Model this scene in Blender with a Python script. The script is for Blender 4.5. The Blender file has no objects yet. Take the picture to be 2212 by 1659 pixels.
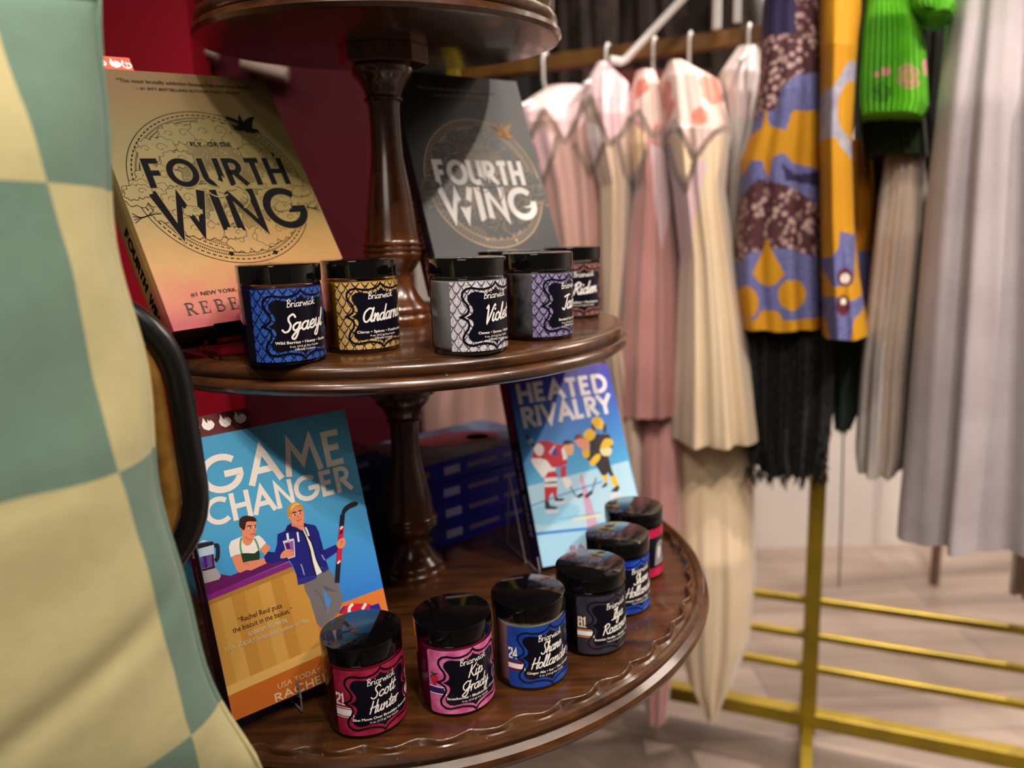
import bpy, bmesh, math, random
from math import sin, cos, pi, radians as rad, atan2, hypot, sqrt
from mathutils import Vector as V, Matrix as M
from mathutils.geometry import tessellate_polygon
random.seed(7)
SC = bpy.context.scene
COL = SC.collection

# ------------------------------------------------------------------ camera
PITCH, ROLL, F = rad(10.6166), rad(2.0065), 1600.0
CAMZ = 1.10
R0 = V((1, 0, 0)); U0 = V((0, sin(PITCH), cos(PITCH))); FW = V((0, cos(PITCH), -sin(PITCH)))
CR = R0 * cos(ROLL) - U0 * sin(ROLL); CU = R0 * sin(ROLL) + U0 * cos(ROLL)
cd = bpy.data.cameras.new('camera'); cam = bpy.data.objects.new('camera', cd); COL.objects.link(cam)
mm = M.Identity(4)
for i in range(3):
    mm[i][0], mm[i][1], mm[i][2] = CR[i], CU[i], -FW[i]
mm[2][3] = CAMZ
cam.matrix_world = mm
cd.sensor_width = 36; cd.lens = 36 * F / 2212; cd.clip_start = .02
cd.dof.use_dof = True; cd.dof.focus_distance = .572; cd.dof.aperture_fstop = 3.5
SC.camera = cam
SC.view_settings.view_transform = 'Standard'; SC.view_settings.look = 'None'
SC.view_settings.gamma = 1; SC.view_settings.use_curve_mapping = False
SC.view_settings.exposure = 0.0

def ray(px, py):            # direction from the lens through a point of the frame
    return R0 * 0 + FW + CR * ((px - 1106) / F) + CU * (-(py - 829.5) / F)
CAM = V((0, 0, CAMZ))
def proj(p): d = p - CAM; k = F / d.dot(FW); return 1106 + d.dot(CR) * k, 829.5 - d.dot(CU) * k
def aty(px, py, y): d = ray(px, py); return CAM + d * (y / d.y)
def atz(px, py, z): d = ray(px, py); return CAM + d * ((z - CAMZ) / d.z)
def onplane(px, py, o, n): d = ray(px, py); return CAM + d * ((o - CAM).dot(n) / d.dot(n))

# ------------------------------------------------------------------ materials
def lin(c):
    if isinstance(c, str):
        c = c.lstrip('#'); c = [int(c[i:i + 2], 16) / 255 for i in (0, 2, 4)]
    return tuple((x / 12.92 if x <= .04045 else ((x + .055) / 1.055) ** 2.4) for x in c[:3]) + (1,)
MATS = {}
def mat(name, col, rough=.5, metal=0., coat=0., spec=.5, sheen=0., noise=None, bump=None, trans=0., emit=None):
    """noise=(scale, second colour, detail) ; bump=(scale, strength)"""
    if name in MATS: return MATS[name]
    m = bpy.data.materials.new(name); m.use_nodes = True; nt = m.node_tree
    b = nt.nodes['Principled BSDF']; b.inputs['Base Color'].default_value = lin(col)
    b.inputs['Roughness'].default_value = rough; b.inputs['Metallic'].default_value = metal
    b.inputs['Coat Weight'].default_value = coat; b.inputs['Coat Roughness'].default_value = .08
    b.inputs['Specular IOR Level'].default_value = spec; b.inputs['Sheen Weight'].default_value = sheen
    b.inputs['Transmission Weight'].default_value = trans
    tc = nt.nodes.new('ShaderNodeTexCoord')
    if noise:
        n = nt.nodes.new('ShaderNodeTexNoise'); n.inputs['Scale'].default_value = noise[0]; n.inputs['Detail'].default_value = noise[2] if len(noise) > 2 else 3
        r = nt.nodes.new('ShaderNodeValToRGB'); r.color_ramp.elements[0].color = lin(col); r.color_ramp.elements[1].color = lin(noise[1])
        r.color_ramp.elements[0].position = .35; r.color_ramp.elements[1].position = .68
        nt.links.new(tc.outputs['Object'], n.inputs['Vector']); nt.links.new(n.outputs['Fac'], r.inputs['Fac']); nt.links.new(r.outputs['Color'], b.inputs['Base Color'])
    if bump:
        n2 = nt.nodes.new('ShaderNodeTexNoise'); n2.inputs['Scale'].default_value = bump[0]; n2.inputs['Detail'].default_value = 4
        bp = nt.nodes.new('ShaderNodeBump'); bp.inputs['Strength'].default_value = bump[1]; bp.inputs['Distance'].default_value = bump[2] if len(bump) > 2 else .002
        nt.links.new(tc.outputs['Object'], n2.inputs['Vector']); nt.links.new(n2.outputs['Fac'], bp.inputs['Height']); nt.links.new(bp.outputs['Normal'], b.inputs['Normal'])
    MATS[name] = m; return m
def ink(col, rough=.45, name=None):
    return mat(name or 'ink_' + col.lstrip('#'), col, rough, spec=.35)

def wood(name, dark, light, rough=.24, coat=.5, scale=9, axis=0):
    m = bpy.data.materials.new(name); m.use_nodes = True; nt = m.node_tree; b = nt.nodes['Principled BSDF']
    tc = nt.nodes.new('ShaderNodeTexCoord'); mp = nt.nodes.new('ShaderNodeMapping')
    s = [scale * 9, scale * 9, scale * 9]; s[axis] = scale * .8; mp.inputs['Scale'].default_value = s
    n = nt.nodes.new('ShaderNodeTexNoise'); n.inputs['Scale'].default_value = 1.0; n.inputs['Detail'].default_value = 6; n.inputs['Roughness'].default_value = .6; n.inputs['Distortion'].default_value = .6
    r = nt.nodes.new('ShaderNodeValToRGB'); e = r.color_ramp.elements
    e[0].position = .3; e[0].color = lin(dark); e[1].position = .72; e[1].color = lin(light)
    nt.links.new(tc.outputs['Object'], mp.inputs['Vector']); nt.links.new(mp.outputs['Vector'], n.inputs['Vector']); nt.links.new(n.outputs['Fac'], r.inputs['Fac'])
    # small worn specks
    n3 = nt.nodes.new('ShaderNodeTexNoise'); n3.inputs['Scale'].default_value = 260; n3.inputs['Detail'].default_value = 2
    r3 = nt.nodes.new('ShaderNodeValToRGB'); r3.color_ramp.elements[0].position = .735; r3.color_ramp.elements[1].position = .78
    mx = nt.nodes.new('ShaderNodeMixRGB'); mx.inputs['Color2'].default_value = lin('#a08a74')
    nt.links.new(tc.outputs['Object'], n3.inputs['Vector']); nt.links.new(n3.outputs['Fac'], r3.inputs['Fac']); nt.links.new(r3.outputs['Color'], mx.inputs['Fac'])
    nt.links.new(r.outputs['Color'], mx.inputs['Color1']); nt.links.new(mx.outputs['Color'], b.inputs['Base Color'])
    b.inputs['Roughness'].default_value = rough; b.inputs['Coat Weight'].default_value = coat; b.inputs['Coat Roughness'].default_value = .1
    bp = nt.nodes.new('ShaderNodeBump'); bp.inputs['Strength'].default_value = .12; bp.inputs['Distance'].default_value = .0008
    n2 = nt.nodes.new('ShaderNodeTexNoise'); n2.inputs['Scale'].default_value = 90; n2.inputs['Detail'].default_value = 5
    nt.links.new(tc.outputs['Object'], n2.inputs['Vector']); nt.links.new(n2.outputs['Fac'], bp.inputs['Height']); nt.links.new(bp.outputs['Normal'], b.inputs['Normal'])
    MATS[name] = m; return m
def clear(name, tint='#ffffff', rough=.02, ior=1.45):
    m = bpy.data.materials.new(name); m.use_nodes = True; nt = m.node_tree; nt.nodes.remove(nt.nodes['Principled BSDF'])
    t = nt.nodes.new('ShaderNodeBsdfTransparent'); t.inputs['Color'].default_value = lin(tint)
    g = nt.nodes.new('ShaderNodeBsdfGlossy'); g.inputs['Roughness'].default_value = rough
    f = nt.nodes.new('ShaderNodeFresnel'); f.inputs['IOR'].default_value = ior
    x = nt.nodes.new('ShaderNodeMixShader')
    nt.links.new(f.outputs['Fac'], x.inputs['Fac']); nt.links.new(t.outputs['BSDF'], x.inputs[1]); nt.links.new(g.outputs['BSDF'], x.inputs[2])
    nt.links.new(x.outputs['Shader'], nt.nodes['Material Output'].inputs['Surface'])
    MATS[name] = m; return m
def spots(name, base, spot, scale, th=.35, second=None, rough=.8):
    m = bpy.data.materials.new(name); m.use_nodes = True; nt = m.node_tree; b = nt.nodes['Principled BSDF']; b.inputs['Roughness'].default_value = rough
    tc = nt.nodes.new('ShaderNodeTexCoord'); v = nt.nodes.new('ShaderNodeTexVoronoi'); v.inputs['Scale'].default_value = scale
    r = nt.nodes.new('ShaderNodeValToRGB'); r.color_ramp.elements[0].color = lin(spot); r.color_ramp.elements[0].position = th; r.color_ramp.elements[1].color = lin(base); r.color_ramp.elements[1].position = th + .06
    nt.links.new(tc.outputs['Object'], v.inputs['Vector']); nt.links.new(v.outputs['Distance'], r.inputs['Fac'])
    out = r.outputs['Color']
    if second:
        n = nt.nodes.new('ShaderNodeTexNoise'); n.inputs['Scale'].default_value = scale * .35
        r2 = nt.nodes.new('ShaderNodeValToRGB'); r2.color_ramp.elements[0].position = .52; r2.color_ramp.elements[1].position = .6
        mx = nt.nodes.new('ShaderNodeMixRGB'); mx.inputs['Color2'].default_value = lin(second)
        nt.links.new(tc.outputs['Object'], n.inputs['Vector']); nt.links.new(n.outputs['Fac'], r2.inputs['Fac']); nt.links.new(r2.outputs['Color'], mx.inputs['Fac'])
        nt.links.new(out, mx.inputs['Color1']); out = mx.outputs['Color']
    nt.links.new(out, b.inputs['Base Color']); MATS[name] = m; return m

# ------------------------------------------------------------------ objects
def tag(o, label=None, cat=None, group=None, kind=None):
    if label: o['label'] = label
    if cat: o['category'] = cat
    if group: o['group'] = group
    if kind: o['kind'] = kind
    return o
def empty(name, mw, label, cat, group=None):
    o = bpy.data.objects.new(name, None); COL.objects.link(o); o.empty_display_size = .02
    o.matrix_world = mw if isinstance(mw, M) else M.Translation(mw)
    return tag(o, label, cat, group)
class MB:
    def __init__(s): s.v = []; s.f = []; s.m = []; s.mats = []; s.uv = {}
    def mi(s, m):
        if m not in s.mats: s.mats.append(m)
        return s.mats.index(m)
    def add(s, vs, fs, m):
        o = len(s.v); k = s.mi(m); s.v += [V(x) for x in vs]
        for f in fs: s.f.append([i + o for i in f]); s.m.append(k)
    def box(s, lo, hi, m):
        x0, y0, z0 = lo; x1, y1, z1 = hi
        s.add([(x0, y0, z0), (x1, y0, z0), (x1, y1, z0), (x0, y1, z0), (x0, y0, z1), (x1, y0, z1), (x1, y1, z1), (x0, y1, z1)],
              [(0, 3, 2, 1), (4, 5, 6, 7), (0, 1, 5, 4), (1, 2, 6, 5), (2, 3, 7, 6), (3, 0, 4, 7)], m)
    def lathe(s, prof, m, seg=96, c=(0, 0, 0), rf=None):
        n = len(prof); vs = []; fs = []
        for j in range(seg):
            a = 2 * pi * j / seg
            for i, (r, z) in enumerate(prof):
                rr = rf(i, r, z, a) if rf else r
                vs.append((c[0] + rr * cos(a), c[1] + rr * sin(a), c[2] + z))
        for j in range(seg):
            k = (j + 1) % seg
            for i in range(n - 1): fs.append((j * n + i, k * n + i, k * n + i + 1, j * n + i + 1))
        for i in (0, n - 1):
            if prof[i][0] > 1e-5: fs.append([j * n + i for j in (range(seg) if i else range(seg - 1, -1, -1))])
        s.add(vs, fs, m)
    def tube(s, pts, r, m, seg=10, closed=False, sq=1.0):
        pts = [V(p) for p in pts]; n = len(pts); vs = []; fs = []; pn = None
        rr = r if isinstance(r, (list, tuple)) else [r] * n
        for i, p in enumerate(pts):
            a = pts[i - 1] if (i or closed) else p; b = pts[(i + 1) % n] if (i < n - 1 or closed) else p
            t = (b - a).normalized()
            if pn is None: q = V((0, 0, 1)) if abs(t.z) < .9 else V((1, 0, 0)); pn = (q - t * q.dot(t)).normalized()
            else: pn = (pn - t * pn.dot(t)).normalized()
            bn = t.cross(pn)
            for k in range(seg): a_ = 2 * pi * k / seg; vs.append(p + pn * (cos(a_) * rr[i]) + bn * (sin(a_) * rr[i] * sq))
        for i in range(n if closed else n - 1):
            j = (i + 1) % n
            for k in range(seg): l = (k + 1) % seg; fs.append((i * seg + k, i * seg + l, j * seg + l, j * seg + k))
        if not closed: fs.append(list(range(seg))[::-1]); fs.append([(n - 1) * seg + k for k in range(seg)])
        s.add(vs, fs, m)
    def build(s, name, parent=None, smooth=None, bevel=0, subsurf=0, mw=None):
        me = bpy.data.meshes.new(name); me.from_pydata([tuple(v) for v in s.v], [], s.f)
        for m in s.mats: me.materials.append(m)
        me.polygons.foreach_set('material_index', s.m); me.update()
        if smooth is not None:
            me.polygons.foreach_set('use_smooth', [True] * len(me.polygons))
            me.set_sharp_from_angle(angle=rad(smooth))
        o = bpy.data.objects.new(name, me); COL.objects.link(o)
        if mw is not None: o.matrix_world = mw
        if parent: o.parent = parent
        if bevel:
            b = o.modifiers.new('bevel', 'BEVEL'); b.width = bevel; b.segments = 2; b.limit_method = 'ANGLE'
        if subsurf:
            b = o.modifiers.new('sub', 'SUBSURF'); b.levels = subsurf; b.render_levels = subsurf
        return o
def catmull(p, n=6, closed=False):
    if len(p) < 3: return [tuple(q) for q in p]
    out = []; N = len(p); rng = range(N if closed else N - 1)
    g = lambda i: p[i % N] if closed else p[max(0, min(N - 1, i))]
    for i in rng:
        a, b, c, d = g(i - 1), g(i), g(i + 1), g(i + 2)
        for k in range(n):
            t = k / n; t2 = t * t; t3 = t2 * t
            out.append(tuple(.5 * (2 * b[j] + (c[j] - a[j]) * t + (2 * a[j] - 5 * b[j] + 4 * c[j] - d[j]) * t2 + (3 * b[j] - a[j] - 3 * c[j] + d[j]) * t3) for j in range(len(b))))
    if not closed: out.append(tuple(p[-1]))
    return out

# ------------------------------------------------------------------ flat graphics (printed covers and labels), in millimetres
_tc = {}
def text_tris(s):
    if s in _tc: return _tc[s]
    c = bpy.data.curves.new('t', 'FONT'); c.body = s; c.size = 1; c.resolution_u = 2
    o = bpy.data.objects.new('t', c); COL.objects.link(o)
    dg = bpy.context.evaluated_depsgraph_get(); me = o.evaluated_get(dg).to_mesh()
    tr = []
    for p in me.polygons:
        vs = [me.vertices[i].co for i in p.vertices]
        for i in range(1, len(vs) - 1): tr.append([(vs[0].x, vs[0].y), (vs[i].x, vs[i].y), (vs[i + 1].x, vs[i + 1].y)])
    o.evaluated_get(dg).to_mesh_clear(); bpy.data.objects.remove(o); bpy.data.curves.remove(c)
    _tc[s] = tr; return tr
def arc(cx, cy, rx, ry, a0, a1, n=14): return [(cx + rx * cos(rad(a0 + (a1 - a0) * i / n)), cy + ry * sin(rad(a0 + (a1 - a0) * i / n))) for i in range(n + 1)]
SANS = {  # plain capitals: strokes in a unit-high box, then the advance
    'A': ([[(0, 0), (.4, 1), (.8, 0)], [(.14, .32), (.66, .32)]], .8), 'C': ([arc(.5, .5, .5, .5, 48, 312, 22)], .84),
    'D': ([[(0.04, 0), (0.04, 1), (.3, 1)] + arc(.3, .5, .42, .5, 90, -90, 14)[1:] + [(0.04, 0)]], .74), 'E': ([[(.5, 1), (.04, 1), (.04, 0), (.5, 0)], [(.04, .52), (.44, .52)]], .52),
    'F': ([[(.52, 1), (.04, 1), (.04, 0)], [(.04, .5), (.46, .5)]], .54), 'G': ([arc(.5, .5, .5, .5, 45, 345, 24) + [(.98, .46), (.56, .46)]], 1.0),
    'H': ([[(.04, 0), (.04, 1)], [(.66, 0), (.66, 1)], [(.04, .5), (.66, .5)]], .7), 'I': ([[(.06, 0), (.06, 1)]], .12), 'L': ([[(.04, 1), (.04, 0), (.46, 0)]], .48),
    'M': ([[(0, 0), (.16, 1), (.48, .28), (.8, 1), (.96, 0)]], .96), 'N': ([[(.04, 0), (.04, 1), (.66, 0), (.66, 1)]], .7), 'O': ([arc(.5, .5, .48, .5, 90, 450, 30)], 1.0),
    'R': ([[(.04, 0), (.04, 1), (.28, 1)] + arc(.28, .74, .26, .26, 90, -90, 12)[1:] + [(.04, .48)], [(.26, .48), (.6, 0)]], .6),
    'T': ([[(0, 1), (.6, 1)], [(.3, 1), (.3, 0)]], .6), 'U': ([[(.04, 1), (.04, .34)] + arc(.35, .34, .31, .34, 180, 360, 14) + [(.66, 1)]], .7),
    'V': ([[(0, 1), (.38, 0), (.76, 1)]], .76), 'W': ([[(0, 1), (.3, 0), (.56, .92), (.82, 0), (1.12, 1)]], 1.12), 'Y': ([[(0, 1), (.36, .46), (.72, 1)], [(.36, .46), (.36, 0)]], .72), ' ': ([], .4)}
SCR = {  # brush script: x-height 1, strokes then advance
    'a': ([[(.78, .85), (.45, 1), (.1, .7), (.1, .22), (.35, 0), (.65, .3), (.8, 1)], [(.8, 1), (.7, .2), (.85, 0), (1.1, .25)]], 1.0),
    'c': ([[(.7, .8), (.5, 1), (.15, .75), (.1, .3), (.35, 0), (.65, .15), (.85, .4)]], .8),
    'd': ([[(.72, .8), (.45, 1), (.1, .7), (.1, .22), (.35, 0), (.65, .3), (.8, 1.2), (.92, 2.1)], [(.92, 2.1), (.74, .3), (.88, 0), (1.12, .25)]], 1.05),
    'e': ([[(.08, .42), (.5, .55), (.68, .82), (.45, 1.02), (.12, .7), (.1, .25), (.35, 0), (.65, .12), (.88, .4)]], .8),
    'g': ([[(.78, .85), (.45, 1), (.1, .7), (.1, .3), (.35, .05), (.65, .3), (.8, 1)], [(.8, 1), (.66, -.4), (.42, -1), (.12, -.8), (.35, -.3), (.98, .3)]], 1.0),
    'h': ([[(0, .2), (.3, 1.3), (.42, 2), (.3, 2.1), (.2, 1.5), (.12, 0)], [(.14, .3), (.4, .9), (.62, 1), (.66, .7), (.6, .2), (.75, 0), (1, .25)]], .92),
    'i': ([[(.2, 1), (.12, .2), (.28, 0), (.52, .25)], [(.3, 1.5), (.34, 1.6)]], .46),
    'k': ([[(.1, 0), (.28, 1.3), (.42, 2.1)], [(.78, 1.1), (.25, .5), (.4, .45), (.6, .1), (.75, 0), (.95, .25)]], .85),
    'l': ([[(0, .25), (.3, 1.3), (.42, 2), (.28, 2.1), (.15, 1.2), (.12, .2), (.27, 0), (.5, .25)]], .46),
    'n': ([[(.04, .75), (.16, 1), (.1, 0)], [(.12, .3), (.4, .9), (.6, 1), (.62, .6), (.58, .15), (.73, 0), (.98, .25)]], .9),
    'o': ([[(.55, .95), (.25, .95), (.08, .5), (.2, .05), (.5, .05), (.68, .5), (.52, .95), (.65, .75), (.92, .85)]], .8),
    'p': ([[(.08, .8), (.22, 1), (.02, -1)], [(.16, .5), (.45, 1), (.72, .8), (.6, .1), (.2, .1)], [(.2, .1), (.6, .05), (.9, .3)]], .85),
    'r': ([[(.1, 1.05), (.1, 0)], [(.1, .5), (.22, .86), (.42, 1.02), (.56, .98)]], .6),
    't': ([[(.4, 1.8), (.2, .3), (.32, 0), (.58, .25)], [(0, 1.15), (.65, 1.2)]], .5),
    'u': ([[(.1, .9), (.16, 1), (.1, .3), (.25, 0), (.5, .3), (.68, 1)], [(.68, 1), (.6, .2), (.74, 0), (.98, .25)]], .92),
    'v': ([[(.05, .85), (.2, 1), (.24, .1), (.36, .05), (.65, .9), (.9, .9)]], .74),
    'w': ([[(0, 1), (.24, .02), (.27, .02), (.5, .8), (.53, .8), (.76, .02), (.79, .02), (1.06, 1.1)]], 1.1),
    'y': ([[(.1, .9), (.18, 1), (.15, .35), (.35, .05), (.6, .4), (.74, 1)], [(.74, 1), (.6, -.4), (.38, -1), (.1, -.8), (.35, -.25), (.98, .3)]], .92),
    'z': ([[(.1, .88), (.3, 1), (.62, .95), (.1, .05), (.35, .12), (.6, 0), (.82, .25)]], .76),
    'S': ([[(1.05, 1.75), (.75, 2.15), (.35, 1.85), (.4, 1.35), (.68, .8), (.58, .15), (.2, -.02), (-.12, .3)]], .92),
    'V': ([[(0, 1.8), (.2, 2), (.28, .05), (.4, .1), (.95, 2), (1.15, 2)]], .85), 'T': ([[(.1, 1.85), (.5, 2), (1.2, 2.05)], [(.72, 2), (.5, .5), (.3, 0), (-.05, .25)]], .78),
    'R': ([[(.3, 1.9), (.08, 0)], [(.02, 1.65), (.5, 2.1), (.92, 1.75), (.7, 1.2), (.26, 1)], [(.4, 1), (.7, .3), (.9, 0), (1.15, .25)]], 1.02),
    'H': ([[(.32, 2.05), (.08, 0)], [(1.02, 2.1), (.8, .1), (.98, .1)], [(.05, .9), (1.05, 1.12)]], 1.02), 'K': ([[(.32, 2.05), (.08, 0)], [(1.02, 2.05), (.22, 1)], [(.3, 1.02), (.68, .25), (.92, 0), (1.15, .25)]], 1.0),
    'I': ([[(.2, 1.95), (.95, 2.05)], [(.6, 2), (.4, .05)], [(0, .05), (.72, .05)]], .72), 'B': ([[(.25, 2), (.1, 0)], [(.02, 1.75), (.5, 2.05), (.78, 1.65), (.28, 1.05), (.75, .85), (.7, .2), (.08, .02)]], .92),
    'J': ([[(.1, 1.85), (.5, 2), (1.2, 2.05)], [(.72, 2), (.5, .5), (.3, 0), (-.05, .25)]], .78), ' ': ([], .5)}
SCR['A'] = ([[(x * 1.75, y * 1.9) for x, y in st] for st in SCR['a'][0][:1]] + [[(1.4, 1.9), (1.25, .3), (1.4, 0), (1.7, .25)]], 1.62)
SCR['G'] = ([[(x * 1.5, y * 1.6 + .3 if y > 0 else y * 1.0 + .3) for x, y in st] for st in SCR['g'][0]], 1.4)
class Art:
    def __init__(s, clip=None): s.t = []; s.clip = clip; s.z = 0
    def tri(s, pts, m): s.t.append((pts, m, s.z))
    def poly(s, pts, m, holes=()):
        loops = [[V((p[0], p[1], 0)) for p in l] for l in [pts] + list(holes)]
        flat = [p for l in loops for p in l]
        for t in tessellate_polygon(loops): s.tri([(flat[i].x, flat[i].y) for i in t], m)
        return s
    def rect(s, x0, y0, x1, y1, m): s.tri([(x0, y0), (x1, y0), (x1, y1), (x0, y1)], m); return s
    def disc(s, x, y, r, m, ry=None, n=24): return s.poly(arc(x, y, r, ry or r, 0, 360 * (n - 1) / n, n - 1), m)
    def stroke(s, p, w, m, closed=False, smooth=0, round_=False, w1=None):
        if smooth: p = catmull(p, smooth, closed)
        p = [q for i, q in enumerate(p) if i == 0 or hypot(q[0] - p[i - 1][0], q[1] - p[i - 1][1]) > 1e-5]
        n = len(p)
        if n < 2: return s
        L = []; Rr = []
        for i in range(n):
            a = p[i - 1] if (i or closed) else None; c = p[(i + 1) % n] if (i < n - 1 or closed) else None; b = p[i]
            d1 = None if a is None else V((b[0] - a[0], b[1] - a[1])).normalized(); d2 = None if c is None else V((c[0] - b[0], c[1] - b[1])).normalized()
            if d1 is None: d1 = d2
            if d2 is None: d2 = d1
            nn = V((-(d1.y + d2.y), d1.x + d2.x))
            if nn.length < .2: nn = V((-d1.y, d1.x))
            nn.normalize(); k = 1 / max(.4, nn.dot(V((-d1.y, d1.x))))
            ww = (w if w1 is None else w + (w1 - w) * i / (n - 1)) / 2 * k
            L.append((b[0] + nn.x * ww, b[1] + nn.y * ww)); Rr.append((b[0] - nn.x * ww, b[1] - nn.y * ww))
        for i in range(n if closed else n - 1):
            j = (i + 1) % n; s.tri([L[i], Rr[i], Rr[j], L[j]], m)
        if round_ and not closed:
            for q in (p[0], p[-1]): s.z += .02; s.disc(q[0], q[1], w / 2, m, n=8)
            s.z -= .04
        return s
    def circ(s, x, y, r, w, m, a0=0, a1=360, n=90, ry=None):
        return s.stroke(arc(x, y, r, ry or r, a0, a1, n), w, m)
    def dash(s, x, y, r, w, m, n, duty=.6, a0=0, a1=360):
        for i in range(n):
            a = a0 + (a1 - a0) * i / n; b = a + (a1 - a0) / n * duty; s.stroke(arc(x, y, r, r, a, b, 2), w, m)
        return s
    def text(s, st, x, y, h, m, al='c', width=None, shear=0, bold=0):
        tr = text_tris(st)
        if not tr: return s
        xs = [p[0] for t in tr for p in t]; x0, x1 = min(xs), max(xs); k = h / .73; kx = k if width is None else width / (x1 - x0)
        ox = x - ((x0 + x1) / 2 if al == 'c' else x0 if al == 'l' else x1) * kx
        for dx in ((0,) if not bold else (-bold, 0, bold)):
            for t in tr: s.tri([(ox + p[0] * kx + p[1] * k * shear + dx, y + p[1] * k) for p in t], m)
        return s
    def sans(s, st, x0, x1, y, h, w, m, gap=.22, warp=None):
        tot = sum(SANS[c][1] for c in st) + gap * (len(st) - 1); k = (x1 - x0 - w) / tot; x = x0 + w / 2
        for c in st:
            for q in SANS[c][0]:
                pp = [(x + a * k, y + w / 2 + b * (h - w)) for a, b in q]
                shut = c in 'ODR' and hypot(pp[0][0] - pp[-1][0], pp[0][1] - pp[-1][1]) < 1e-6
                if shut: pp = pp[:-1]
                else:
                    for i, j in ((0, 1), (-1, -2)):
                        dx, dy = pp[i][0] - pp[j][0], pp[i][1] - pp[j][1]; d = hypot(dx, dy)
                        if abs(dy) > .6 * d and (q[i][1] in (0, 1)): pp[i] = (pp[i][0] + dx / d * w / 2, pp[i][1] + dy / d * w / 2)
                s.stroke(pp, w, m, closed=shut); s.z += .06
            x += (SANS[c][1] + gap) * k
        return s
    def script(s, st, cx, y, xh, m, w=.22, slant=.28, width=None, rot=0, upright=False):
        tot = sum(SCR[c][1] for c in st); k = xh; kx = k if width is None else width / tot
        x = -tot * kx / 2
        for c in st:
            for q in SCR[c][0]:
                pp = [(x + a * kx + b * k * slant, b * k) for a, b in q]
                pp = [(cx + a * cos(rot) - b * sin(rot), y + a * sin(rot) + b * cos(rot)) for a, b in pp]
                s.stroke(pp, w * xh, m, smooth=4, round_=True); s.z += .04
            x += SCR[c][1] * kx
        return s
    def into(s, mb, fn, strip=None, dz=.00006, ):
        """fn(x, y, height)->point; x, y in metres"""
        for pts, m, z in s.t:
            polys = [pts]
            if s.clip:
                x0, y0, x1, y1 = s.clip
                for ax, lim, sg in ((0, x0, 1), (0, x1, -1), (1, y0, 1), (1, y1, -1)): polys = [q for q in (cut(p, ax, lim, sg) for p in polys) if len(q) > 2]
            if strip:
                out = []
                for p in polys:
                    a, b = min(q[0] for q in p), max(q[0] for q in p); i0, i1 = math.floor(a / strip + 1e-9), math.ceil(b / strip - 1e-9)
                    if i1 - i0 <= 1: out.append(p); continue
                    for i in range(i0, i1):
                        q = cut(cut(p, 0, i * strip, 1), 0, (i + 1) * strip, -1)
                        if len(q) > 2: out.append(q)
                polys = out
            for p in polys:
                ar = sum(p[i - 1][0] * p[i][1] - p[i][0] * p[i - 1][1] for i in range(len(p)))
                if abs(ar) < 1e-7: continue
                if ar < 0: p = p[::-1]
                mb.add([fn(q[0] / 1000, q[1] / 1000, z * dz) for q in p], [list(range(len(p)))], m)
def cut(p, ax, lim, sg):
    out = []
    for i in range(len(p)):
        a, b = p[i - 1], p[i]; da, db = (a[ax] - lim) * sg, (b[ax] - lim) * sg
        if (da > 0) != (db > 0) and abs(da - db) > 1e-12:
            t = da / (da - db); out.append((a[0] + (b[0] - a[0]) * t, a[1] + (b[1] - a[1]) * t))
        if db > 0 or (db == 0): out.append(b)
    return out
WHITE = ink('#f2eee9'); BLACKINK = ink('#0c0a18', .28)
# ------------------------------------------------------------------ three-tiered stand
MAHOG = wood('mahogany', '#241208', '#593416', .3, .45, 8, 0)
MAHOG_T = wood('turned_mahogany', '#2a1107', '#64340f', .24, .6, 10, 2)
AX, AY = -.1258, .7971
def frame(a, b, x, y, z):
    n = V((-a, -b, 1)).normalized(); ex = V((1, 0, a)).normalized(); ey = n.cross(ex)
    m = M.Identity(4)
    for i in range(3): m[i][0], m[i][1], m[i][2] = ex[i], ey[i], n[i]
    m[0][3], m[1][3], m[2][3] = x, y, z; return m
T_LOW = frame(.01666, .00651, AX, AY, .7372); T_MID = frame(-.00745, .02525, AX, AY, 1.0221); T_TOP = frame(-.0135, .085, -.118, .797, 1.3007)
stand = empty('display_stand', V((AX, AY, 0)), 'dark glossy mahogany three-tier round table with turned posts holding jars and books', 'table')
stand_i = M.Translation((-AX, -AY, 0))
def scal(i, r, z, a):
    if not (.3082 <= r <= .3135): return r
    u = ((math.degrees(a) + 88.4) / 14.4) % 1.0
    w = cos(pi * u) ** 2; g = w * abs(sin(2 * pi * u)) + (1 - w) * sin(2 * pi * u) ** 2
    return r + .0062 * g * (1 if r < .311 else .62)
mb = MB()
mb.lathe([(.0, -.022), (.29, -.022), (.316, -.0215), (.325, -.0195), (.331, -.0155), (.3333, -.0105), (.332, -.0058), (.3285, -.0035), (.3265, -.0022), (.328, .0002), (.3287, .0035), (.327, .0066), (.3240, .0076), (.3215, .0058), (.3198, .0034), (.3185, .0022), (.3130, .0036), (.3108, .0066), (.3102, .0078), (.3096, .0081), (.3089, .0078), (.3085, .0068), (.3083, .0008), (.3070, 0), (.15, 0), (0, 0)], MAHOG, 500, rf=scal)
mb.build('scalloped_tier', stand, 40).matrix_basis = stand_i @ T_LOW
mb = MB()
mb.lathe([(0, -0.02736), (.22, -0.02736), (.236, -0.0269), (.2445, -0.02485), (.249, -0.02143), (.2503, -0.01824), (.2492, -0.01505), (.2462, -0.01311), (.2440, -0.01231), (.2448, -0.01117), (.2463, -0.00821), (.2458, -0.00456), (.2430, -0.00171), (.2385, -0.00034), (.235, 0.0), (.12, 0.0), (0, 0.0)], MAHOG, 240)
o = mb.build('round_tier', stand, 40); o.matrix_basis = stand_i @ T_MID
mb = MB()
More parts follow.
